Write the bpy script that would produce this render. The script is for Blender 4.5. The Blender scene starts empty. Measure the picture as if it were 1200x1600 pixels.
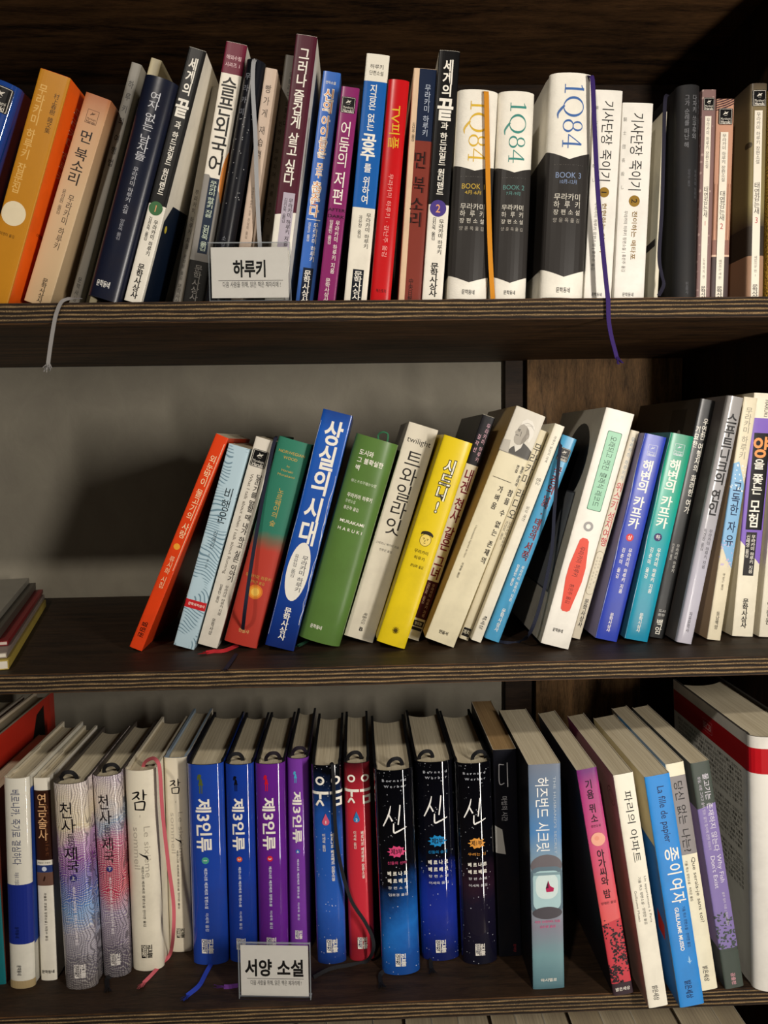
import bpy, bmesh, math, random
from mathutils import Vector, Matrix, geometry

scene = bpy.context.scene
col = scene.collection

# ------------------------------------------------------------------ camera
cam_d = bpy.data.cameras.new('camera')
cam_d.sensor_fit = 'VERTICAL'
cam_d.sensor_height = 36.0
cam_d.lens = 36.0 * 1200.0 / 1600.0
cam_d.clip_start = 0.02
cam = bpy.data.objects.new('camera', cam_d)
col.objects.link(cam)
PITCH, YAW, ROLL = 0.0909, 0.0338, -0.0151
fwd = Vector((math.sin(YAW) * math.cos(PITCH), math.cos(YAW) * math.cos(PITCH), -math.sin(PITCH)))
rgt = Vector((math.cos(YAW), -math.sin(YAW), 0))
upv = rgt.cross(fwd)
R_ = rgt * math.cos(ROLL) + upv * math.sin(ROLL)
U_ = -rgt * math.sin(ROLL) + upv * math.cos(ROLL)
cam.matrix_world = Matrix(((R_.x, U_.x, -fwd.x, 0), (R_.y, U_.y, -fwd.y, -0.67),
                           (R_.z, U_.z, -fwd.z, 0), (0, 0, 0, 1)))
scene.camera = cam

# ------------------------------------------------------------------ light and exposure
KEY_POS, KEY_W = (0.55, -0.80, 0.05), 7.7         # tall narrow lamp close by, to the right of the viewer
LOW_POS, LOW_W = (0.56, -0.76, -0.62), 3.0        # its lower, dimmer half
FILL_POS, FILL_W = (0.1, -1.7, 0.0), 0.9
CEIL_POS, CEIL_W = (-0.50, -1.5, 1.20), 54.0
scene.view_settings.view_transform = 'Standard'
scene.view_settings.look = 'None'
scene.view_settings.gamma = 1.0
scene.view_settings.use_curve_mapping = False
scene.view_settings.exposure = 0.0
world = bpy.data.worlds.new('world')
scene.world = world
world.use_nodes = True
wb = world.node_tree.nodes['Background']
wb.inputs['Color'].default_value = (1.0, 0.86, 0.68, 1)
wb.inputs['Strength'].default_value = 0.008


def lamp(name, kind, loc, target, power, color, size, size_y=None):
    d = bpy.data.lights.new(name, kind)
    d.energy = power
    d.color = color
    if kind == 'AREA':
        d.shape = 'RECTANGLE' if size_y else 'DISK'
        d.size = size
        if size_y:
            d.size_y = size_y
    else:
        d.shadow_soft_size = size
        if kind == 'SPOT':
            d.spot_size = math.radians(75)
            d.spot_blend = 0.6
    o = bpy.data.objects.new(name, d)
    col.objects.link(o)
    o.location = loc
    o.rotation_euler = (Vector(target) - Vector(loc)).to_track_quat('-Z', 'Y').to_euler()
    return o


lamp('standing_lamp', 'AREA', KEY_POS, (-0.05, 0.05, 0.02), KEY_W, (1.0, 0.93, 0.84), 0.045, 0.34)
lamp('standing_lamp_lower', 'AREA', LOW_POS, (-0.05, 0.05, -0.5), LOW_W, (1.0, 0.93, 0.84), 0.018, 0.72)
lamp('ceiling_spot', 'SPOT', CEIL_POS, (0.0, 0.1, -0.25), CEIL_W, (1.0, 0.91, 0.79), 0.05)
lamp('room_fill', 'AREA', FILL_POS, (0, 0.2, -0.1), FILL_W, (1.0, 0.88, 0.72), 1.1)  # broad soft fill, added for ambient light; no fixture hangs there


# ------------------------------------------------------------------ materials
def lin(h):
    h = h.lstrip('#')
    r = [int(h[i:i + 2], 16) / 255 for i in (0, 2, 4)]
    return tuple(c / 12.92 if c <= 0.04045 else ((c + 0.055) / 1.055) ** 2.4 for c in r) + (1,)


class NT:
    def __init__(self, name):
        self.m = bpy.data.materials.new(name)
        self.m.use_nodes = True
        self.t = self.m.node_tree
        self.b = self.t.nodes['Principled BSDF']

    def n(self, typ, **kw):
        nd = self.t.nodes.new(typ)
        for k, v in kw.items():
            setattr(nd, k, v)
        return nd

    def l(self, a, b):
        self.t.links.new(a, b)

    def coord(self, scale=(1, 1, 1), loc=(0, 0, 0)):
        tc = self.n('ShaderNodeTexCoord')
        mp = self.n('ShaderNodeMapping')
        mp.inputs['Scale'].default_value = scale
        mp.inputs['Location'].default_value = loc
        self.l(tc.outputs['Object'], mp.inputs['Vector'])
        return mp.outputs['Vector']

    def noise(self, vec, scale, detail=4, rough=0.5, dist=0.0):
        nd = self.n('ShaderNodeTexNoise')
        nd.inputs['Scale'].default_value = scale
        nd.inputs['Detail'].default_value = detail
        nd.inputs['Roughness'].default_value = rough
        nd.inputs['Distortion'].default_value = dist
        self.l(vec, nd.inputs['Vector'])
        return nd.outputs['Fac']

    def ramp(self, fac, stops, interp='LINEAR'):
        nd = self.n('ShaderNodeValToRGB')
        cr = nd.color_ramp
        cr.interpolation = interp
        while len(cr.elements) < len(stops):
            cr.elements.new(0.5)
        for e, (p, c) in zip(cr.elements, stops):
            e.position = p
            e.color = lin(c) if isinstance(c, str) else c
        self.l(fac, nd.inputs['Fac'])
        return nd.outputs['Color']

    def mix(self, a, b, fac, mode='MIX'):
        nd = self.n('ShaderNodeMix', data_type='RGBA', blend_type=mode)
        for val, idx in ((a, 6), (b, 7), (fac, 0)):
            if isinstance(val, str):
                val = lin(val)
            if isinstance(val, (tuple, float, int)):
                nd.inputs[idx].default_value = val
            else:
                self.l(val, nd.inputs[idx])
        return nd.outputs[2]

    def math(self, op, a, b=0.0, clamp=False):
        nd = self.n('ShaderNodeMath', operation=op, use_clamp=clamp)
        for i, v in enumerate((a, b)):
            if isinstance(v, (int, float)):
                nd.inputs[i].default_value = v
            else:
                self.l(v, nd.inputs[i])
        return nd.outputs[0]

    def bump(self, height, strength, dist=0.001):
        nd = self.n('ShaderNodeBump')
        nd.inputs['Strength'].default_value = strength
        nd.inputs['Distance'].default_value = dist
        self.l(height, nd.inputs['Height'])
        self.l(nd.outputs['Normal'], self.b.inputs['Normal'])

    def base(self, c):
        if isinstance(c, str):
            self.b.inputs['Base Color'].default_value = lin(c)
        else:
            self.l(c, self.b.inputs['Base Color'])

    def rough(self, r):
        self.b.inputs['Roughness'].default_value = r


_mats = {}


def flat(color, rough=0.5):
    """printed ink or plain paper: one colour with a faint mottling"""
    k = ('flat', color, rough)
    if k not in _mats:
        t = NT('ink')
        f = t.noise(t.coord(), 160, 2)
        t.base(t.mix(color, '#000000', t.math('MULTIPLY', f, 0.08)))
        t.rough(rough)
        t.b.inputs['Specular IOR Level'].default_value = 0.22
        _mats[k] = t.m
    return _mats[k]


def zfac(t, h, x=0.0):
    tc = t.n('ShaderNodeTexCoord')
    sp = t.n('ShaderNodeSeparateXYZ')
    t.l(tc.outputs['Object'], sp.inputs[0])
    z = t.math('SUBTRACT', 1.0, t.math('MULTIPLY', sp.outputs['Z'], 1.0 / h))
    if x:
        z = t.math('ADD', z, t.math('MULTIPLY', sp.outputs['X'], x))
    return z, sp.outputs['X'], tc


def cover_mat(spec, h, w):
    """spec: '#rrggbb', '#rrggbb:gloss', or ('kind', args...)"""
    k = (str(spec), round(h, 4) if not isinstance(spec, str) else 0, round(w, 4) if not isinstance(spec, str) else 0)
    if k in _mats:
        return _mats[k]
    t = NT('cover_stock')
    rough = 0.42
    if isinstance(spec, str):
        c, _, g = spec.partition(':')
        rough = {'gloss': 0.055, 'semi': 0.28, 'matte': 0.6, 'cloth': 0.5, 'leather': 0.42}.get(g, 0.42)
        v = t.coord()
        f = t.noise(v, 35, 5, 0.6)
        t.base(t.mix(c, t.mix(c, '#3a2c1c', 0.25), t.ramp(f, [(0.45, (0, 0, 0, 1)), (0.8, (0.8, 0.8, 0.8, 1))])))
        if g == 'leather':
            t.bump(t.noise(t.coord((1, 1, 3)), 420, 2), 0.35, 0.0006)
        elif g == 'cloth':
            t.bump(t.noise(v, 1400, 2), 0.2, 0.0003)
        else:
            t.bump(t.noise(v, 60, 3), 0.012 if g == 'gloss' else 0.06, 0.001)
    else:
        kind = spec[0]
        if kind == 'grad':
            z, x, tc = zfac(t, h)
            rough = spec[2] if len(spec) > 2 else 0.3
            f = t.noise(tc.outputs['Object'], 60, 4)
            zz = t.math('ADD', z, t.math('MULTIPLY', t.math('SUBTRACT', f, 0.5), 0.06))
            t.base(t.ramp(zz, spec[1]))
        elif kind == 'scribble':
            z, x, tc = zfac(t, h)
            rough = 0.16
            f = t.noise(tc.outputs['Object'], 45, 3)
            zz = t.math('ADD', z, t.math('MULTIPLY', t.math('SUBTRACT', f, 0.5), 0.25))
            c = t.ramp(zz, spec[1])
            lines = []
            for sc, ds, rot in ((150, 26, 'X'), (210, 34, 'Z')):
                wv = t.n('ShaderNodeTexWave', wave_type='BANDS', bands_direction=rot)
                wv.inputs['Scale'].default_value = sc
                wv.inputs['Distortion'].default_value = ds
                wv.inputs['Detail'].default_value = 2
                wv.inputs['Detail Scale'].default_value = 0.30
                t.l(t.coord((1, 1, 0.7)), wv.inputs['Vector'])
                lines.append(wv.outputs['Fac'])
            l1 = t.ramp(lines[0], [(0.08, (1, 1, 1, 1)), (0.30, (0, 0, 0, 1))])
            l2 = t.ramp(lines[1], [(0.72, (0, 0, 0, 1)), (0.95, (1, 1, 1, 1))])
            c = t.mix(c, '#f3ede2', t.math('MULTIPLY', l2, 0.55))
            c = t.mix(c, '#2a2430', t.math('MULTIPLY', l1, 0.60))
            dk = t.ramp(zz, [(0.74, (0, 0, 0, 1)), (0.86, (1, 1, 1, 1))])
            c = t.mix(c, '#2b2830', t.math('MULTIPLY', dk, t.math('MULTIPLY', t.noise(t.coord((1, 1, 2)), 90, 3, .6, 2), 0.9)))
            t.base(c)
        elif kind == 'waves':
            v = t.coord()
            wv = t.n('ShaderNodeTexWave', wave_type='RINGS', rings_direction='Y')
            wv.inputs['Scale'].default_value = 95
            wv.inputs['Distortion'].default_value = 34
            wv.inputs['Detail'].default_value = 1
            wv.inputs['Detail Scale'].default_value = 0.28
            t.l(v, wv.inputs['Vector'])
            ln = t.ramp(wv.outputs['Fac'], [(0.70, (0, 0, 0, 1)), (0.85, (1, 1, 1, 1))])
            mk = t.ramp(t.noise(t.coord((1, 1, 0.6)), 42, 1), [(0.47, (0, 0, 0, 1)), (0.5, (1, 1, 1, 1))])
            t.base(t.mix(spec[1], spec[2], t.math('MULTIPLY', ln, t.math('MULTIPLY', mk, 0.75))))
        elif kind == 'space':
            z, x, tc = zfac(t, h, spec[3])
            f = t.noise(tc.outputs['Object'], 55, 5, 0.6)
            zz = t.math('ADD', z, t.math('MULTIPLY', t.math('SUBTRACT', f, 0.5), 0.22))
            rough = 0.05
            c = t.ramp(zz, spec[1])
            vo = t.n('ShaderNodeTexVoronoi')
            vo.inputs['Scale'].default_value = 260
            t.l(tc.outputs['Object'], vo.inputs['Vector'])
            st = t.ramp(vo.outputs['Distance'], [(0.10, (1, 1, 1, 1)), (0.16, (0, 0, 0, 1))])
            st = t.math('MULTIPLY', st, t.ramp(t.noise(tc.outputs['Object'], 90, 1), [(0.5, (0, 0, 0, 1)), (0.62, (0.7, 0.7, 0.7, 1))]))
            t.base(t.mix(c, '#dfe3ea', st))
        elif kind == 'dots':
            vo = t.n('ShaderNodeTexVoronoi')
            vo.inputs['Scale'].default_value = 130
            vo.inputs['Randomness'].default_value = 0.25
            t.l(t.coord(), vo.inputs['Vector'])
            t.base(t.mix(spec[1], spec[2], t.ramp(vo.outputs['Distance'], [(0.14, (1, 1, 1, 1)), (0.2, (0, 0, 0, 1))])))
        elif kind == 'clouds':
            f = t.noise(t.coord((1, 1, 0.5)), spec[3], 6, 0.62, 1.0)
            t.base(t.ramp(f, [(0.35, spec[1]), (0.65, spec[2])]))
        elif kind == 'gold':
            v = t.coord((1, 1, 1))
            f = t.noise(v, 900, 2)
            t.base(t.ramp(f, [(0.35, '#4a3512'), (0.6, '#c49a3c')]))
            rough = 0.35
            t.bump(f, 0.5, 0.0005)
    t.rough(rough)
    if rough > 0.2:
        t.b.inputs['Specular IOR Level'].default_value = 0.3
    elif rough < 0.1:
        t.b.inputs['Coat Weight'].default_value = 0.8
        t.b.inputs['Coat Roughness'].default_value = 0.03
    _mats[k] = t.m
    return t.m


def paper_mat(c1='#ddd1b4', c2='#c0b294'):
    k = ('paper', c1, c2)
    if k not in _mats:
        t = NT('page_edges')
        f = t.noise(t.coord((1, 0.012, 0.012)), 900, 3, 0.7)
        g = t.noise(t.coord((1, 0.03, 1)), 70, 2)
        ff = t.math('ADD', t.math('MULTIPLY', f, 0.7), t.math('MULTIPLY', g, 0.3))
        t.base(t.ramp(ff, [(0.36, c2), (0.62, c1)]))
        t.bump(f, 0.25, 0.0006)
        t.rough(0.85)
        _mats[k] = t.m
    return _mats[k]


def wood_mat(name, dark, light, scale=(1.2, 9, 9), bump=0.25, rough=0.62, lo=.35, hi=.75):
    k = ('wood', name)
    if k not in _mats:
        t = NT(name)
        f = t.noise(t.coord(scale), 9, 8, 0.62, 0.6)
        g = t.noise(t.coord(tuple(s * 5 for s in scale)), 14, 4, 0.7)
        p = t.noise(t.coord(tuple(s ** .5 for s in scale)), 3.2, 3, 0.6)
        ff = t.math('ADD', t.math('MULTIPLY', f, 0.5), t.math('ADD', t.math('MULTIPLY', g, 0.3), t.math('MULTIPLY', p, 0.2)))
        t.base(t.ramp(ff, [(lo, dark), (hi, light)]))
        t.bump(ff, bump, 0.002)
        t.rough(rough)
        t.b.inputs['Specular IOR Level'].default_value = 0.25
        _mats[k] = t.m
    return _mats[k]


def edge_mat(axis='Z'):
    """the raw front edge of stained plywood: plies as stripes, worn lighter in specks"""
    t = NT('plywood_edge')
    tc = t.n('ShaderNodeTexCoord')
    sp = t.n('ShaderNodeSeparateXYZ')
    t.l(tc.outputs['Object'], sp.inputs[0])
    wob = t.noise(t.coord((5, 1, 30)), 3, 4)
    z = t.math('ADD', sp.outputs[axis], t.math('MULTIPLY', t.math('SUBTRACT', wob, 0.5), 0.0030))
    s = t.math('SINE', t.math('MULTIPLY', z, 2 * math.pi / 0.0037))
    s01 = t.math('MULTIPLY_ADD', s, 0.5)
    t.t.nodes[-1].inputs[2].default_value = 0.5
    grain = t.noise(t.coord((14, 60, 220)), 4, 7, 0.75)
    fleck = t.noise(t.coord((170, 60, 420)), 5, 3, 0.85)
    patch = t.noise(t.coord((6, 1, 25)), 2.2, 4, 0.6)
    stripe = t.ramp(t.math('ADD', t.math('MULTIPLY', s01, 0.34), t.math('MULTIPLY', grain, 0.76)),
                    [(0.40, '#130c07'), (0.55, '#3c2c1c'), (0.70, '#6d5638'), (0.82, '#a98c60')])
    stripe = t.mix(stripe, '#1a110a', t.math('MULTIPLY', t.ramp(patch, [(0.40, (0, 0, 0, 1)), (0.66, (1, 1, 1, 1))]), 0.55))
    fl = t.ramp(t.math('ADD', t.math('MULTIPLY', fleck, .7), t.math('MULTIPLY', s01, .16)), [(0.50, (0, 0, 0, 1)), (0.60, (0.85, 0.85, 0.85, 1))])
    t.base(t.mix(stripe, '#c8aa7a', fl))
    t.bump(t.math('ADD', s01, grain), 0.6, 0.0012)
    t.rough(0.7)
    t.b.inputs['Specular IOR Level'].default_value = 0.3
    return t.m


# ------------------------------------------------------------------ object helpers
def link(o, parent=None):
    col.objects.link(o)
    if parent is not None:
        o.parent = parent
    return o


def mesh_obj(name, verts, faces, mats, parent=None, midx=None, smooth=None):
    me = bpy.data.meshes.new(name)
    me.from_pydata([tuple(v) for v in verts], [], faces)
    for m in mats:
        me.materials.append(m)
    if midx:
        me.polygons.foreach_set('material_index', midx)
    if smooth is not None:
        me.polygons.foreach_set('use_smooth', [True] * len(me.polygons))
        me.set_sharp_from_angle(angle=math.radians(smooth))
    me.update()
    return link(bpy.data.objects.new(name, me), parent)


def box_data(x0, x1, y0, y1, z0, z1):
    v = [(x0, y0, z0), (x1, y0, z0), (x1, y1, z0), (x0, y1, z0), (x0, y0, z1), (x1, y0, z1), (x1, y1, z1), (x0, y1, z1)]
    f = [(0, 3, 2, 1), (4, 5, 6, 7), (0, 1, 5, 4), (1, 2, 6, 5), (2, 3, 7, 6), (3, 0, 4, 7)]
    return v, f


def box_obj(name, b, mats, parent=None, midx=None, bevel=0.0):
    v, f = box_data(*b)
    o = mesh_obj(name, v, f, mats, parent, midx)
    if bevel:
        bm = bmesh.new()
        bm.from_mesh(o.data)
        bmesh.ops.bevel(bm, geom=bm.edges[:], offset=bevel, segments=2, affect='EDGES', profile=0.6)
        bm.to_mesh(o.data)
        bm.free()
    return o


def thing(name, label, cat, loc=(0, 0, 0), group=None):
    o = bpy.data.objects.new(name, None)
    o.empty_display_size = 0.02
    o.location = loc
    link(o)
    o['label'] = label
    o['category'] = cat
    if group:
        o['group'] = group
    return o


# ------------------------------------------------------------------ the setting
DEP, TH = 0.3458, 0.0175
SHELF_Z = {0: 0.4675, 1: 0.1211, 2: -0.1988, 3: -0.5195, 4: -0.8420}
XL, XR = -0.95, 0.4295

t = NT('white_plaster')
f = t.noise(t.coord((1, 1, 0.8)), 26, 6, 0.6, 0.5)
t.base(t.ramp(f, [(0.3, '#989182'), (0.7, '#a39c8b')]))
t.bump(f, 0.3, 0.003)
t.rough(0.75)
plaster = t.m
t = NT('floor_screed')
t.base(t.ramp(t.noise(t.coord(), 6, 6), [(0.3, '#4a4037'), (0.7, '#63574a')]))
t.rough(0.5)
screed = t.m
o = box_obj('wall_back', (-2.2, 1.8, DEP + 0.012, DEP + 0.1, -1.02, 1.6), [plaster])
o['kind'] = 'structure'
o = box_obj('floor', (-2.2, 2.2, -2.6, DEP + 0.012, -1.08, -1.02), [screed])
o['kind'] = 'structure'

dark_wood = wood_mat('dark_stained_wood', '#160e08', '#3f2d1e', lo=.38, hi=.66)
under_wood = wood_mat('lit_underside_wood', '#1c1109', '#6a4a2c', lo=.40, hi=.66)  # shelf wood painted lighter for the light that reaches the undersides
panel_wood = wood_mat('brown_stained_board', '#33230f', '#86643e', (9, 9, 1.6), 0.3, 0.65, .40, .62)
side_wood = wood_mat('upright_stained_wood', '#150d07', '#432f1e', (9, 9, 1.0), 0.3, 0.62, .4, .66)
ply_edge, upright_edge = edge_mat(), edge_mat('X')
case = thing('bookshelf', 'dark-stained plywood bookshelf with worn striped edges, holding every row of books', 'bookshelf',
             (0, 0, -1.02))


def cased(name, b, mats, midx=None, bevel=0.0008):
    v, f = box_data(*b)
    cx, cy, cz = (b[0] + b[1]) / 2, b[2], b[5]
    o = mesh_obj(name, [(x - cx, y - cy, z - cz) for x, y, z in v], f, mats, case, midx)
    o.location = (cx, cy, cz + 1.02)
    if bevel:
        bm = bmesh.new()
        bm.from_mesh(o.data)
        bmesh.ops.bevel(bm, geom=[e for e in bm.edges if abs(e.verts[0].co.y) < 1e-6 and abs(e.verts[1].co.y) < 1e-6],
                        offset=bevel, segments=2, affect='EDGES')
        bm.to_mesh(o.data)
        bm.free()
    return o


for k, z in SHELF_Z.items():
    cased('shelf_board', (XL, XR, 0.0, DEP, z - TH, z), [under_wood, ply_edge, dark_wood], [0, 2, 1, 0, 0, 0])
cased('side_panel', (XR, XR + TH, 0.0, DEP + 0.012, -1.02, 0.85), [side_wood, upright_edge], [0, 0, 1, 0, 0, 0])
cased('side_panel', (XL - TH, XL, 0.0, DEP + 0.012, -1.02, 0.85), [side_wood, upright_edge], [0, 0, 1, 0, 0, 0])
cased('back_board', (XL, XR, DEP, DEP + 0.012, 0.1036, 0.85), [dark_wood], bevel=0)
cased('back_board', (0.1970, XR, DEP, DEP + 0.012, -1.02, 0.1036), [dark_wood], bevel=0)  # dark board added behind the gap, standing in for its shade
cased('back_panel', (0.2232, 0.4275, DEP - 0.012, DEP, -0.1988, 0.1036), [panel_wood], bevel=0)
cased('back_panel', (0.2360, 0.3780, DEP - 0.012, DEP, -0.5195, -0.2163), [panel_wood], bevel=0)
cased('plinth', (XL, XR, 0.02, 0.04, -1.02, -0.8595), [side_wood], bevel=0)

# ------------------------------------------------------------------ lettering
S1, SQ, S8, S4 = '\ue001', '\ue002', '\ue003', '\ue004'      # roman figures with serifs and swelling strokes
_glyph = {}


def ring(cx, cy, ox, oy, ix, iy, n=36):
    v, f = [], []
    for i in range(n):
        a = 2 * math.pi * i / n
        v += [(cx + ox * math.cos(a), cy + oy * math.sin(a)), (cx + ix * math.cos(a), cy + iy * math.sin(a))]
    for i in range(n):
        j = (i + 1) % n
        f += [(2 * i, 2 * j, 2 * j + 1), (2 * i, 2 * j + 1, 2 * i + 1)]
    return v, f


def smooth_path(pts, n=6):
    if len(pts) < 3:
        return list(pts)
    P = [pts[0]] + list(pts) + [pts[-1]]
    out = []
    for i in range(1, len(P) - 2):
        a, b, c, d = P[i - 1:i + 3]
        for k in range(n):
            s = k / n
            out.append(tuple(0.5 * (2 * b[q] + (c[q] - a[q]) * s + (2 * a[q] - 5 * b[q] + 4 * c[q] - d[q]) * s * s +
                                    (3 * b[q] - a[q] - 3 * c[q] + d[q]) * s ** 3) for q in range(len(b))))
    out.append(tuple(pts[-1]))
    return out


def stroke(pts, n=6):
    """ribbon with a width at each point: (x, y, half width)"""
    p = smooth_path(pts, n)
    v, f = [], []
    for i, (x, y, w) in enumerate(p):
        x0, y0 = p[max(i - 1, 0)][:2]
        x1, y1 = p[min(i + 1, len(p) - 1)][:2]
        L = math.hypot(x1 - x0, y1 - y0) or 1
        nx, ny = -(y1 - y0) / L, (x1 - x0) / L
        v += [(x + nx * w, y + ny * w), (x - nx * w, y - ny * w)]
    for i in range(len(p) - 1):
        a = 2 * i
        f += [(a, a + 1, a + 3), (a, a + 3, a + 2)]
    return v, f


def merge(*vf):
    V, F = [], []
    for v, f in vf:
        b = len(V)
        V += list(v)
        F += [tuple(i + b for i in q) for q in f]
    return V, F


def quad(x0, x1, y0, y1):
    return [(x0, y0), (x1, y0), (x1, y1), (x0, y1)], [(0, 1, 2), (0, 2, 3)]


def serif_glyphs():
    g = {}
    g[S1] = merge(quad(.20, .29, .03, .72), quad(.08, .41, 0, .035), stroke([(.25, .70, .03), (.16, .64, .02), (.09, .62, .012)]))
    g[SQ] = merge(ring(.40, .36, .38, .38, .285, .35), stroke([(.36, .02, .035), (.50, -.10, .045), (.66, -.20, .035), (.84, -.19, .012)]))
    g[S8] = merge(ring(.27, .54, .19, .19, .12, .165), ring(.27, .19, .24, .20, .16, .17))
    g[S4] = merge(quad(.33, .41, 0, .72), quad(.24, .50, 0, .03), quad(.02, .54, .20, .235), stroke([(.37, .72, .02), (.03, .21, .02)]))
    for k, adv in ((S1, .50), (SQ, .84), (S8, .56), (S4, .58)):
        _glyph[(k, 0)] = (g[k][0], g[k][1], adv)


def load_glyphs(chars):
    cu = bpy.data.curves.new('type', 'FONT')
    cu.fill_mode = 'FRONT'
    cu.resolution_u = 3
    ob = bpy.data.objects.new('type', cu)
    tmp = bpy.data.scenes.new('type')
    tmp.collection.objects.link(ob)
    vl = tmp.view_layers[0]

    def grab(s):
        cu.body = s
        vl.update()
        dg = vl.depsgraph
        me = bpy.data.meshes.new_from_object(ob.evaluated_get(dg))
        v = [(p.co.x, p.co.y) for p in me.vertices]
        f = [tuple(p.vertices) for p in me.polygons]
        bpy.data.meshes.remove(me)
        return v, f
    for ch, b in sorted(chars):
        cu.offset = b * 0.001
        v, f = grab(ch)
        if not v:
            _glyph[(ch, b)] = ([], [], 0.3)
            continue
        if ord(ch) > 0x2000:
            adv = 0.92 if 0xAC00 <= ord(ch) <= 0xD7A3 else 1.0
        else:
            v2, _ = grab(ch + ch)
            adv = max(p[0] for p in v2) - max(p[0] for p in v)
        _glyph[(ch, b)] = (v, f, adv)
    bpy.data.objects.remove(ob)
    bpy.data.curves.remove(cu)
    bpy.data.scenes.remove(tmp)
    serif_glyphs()


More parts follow.
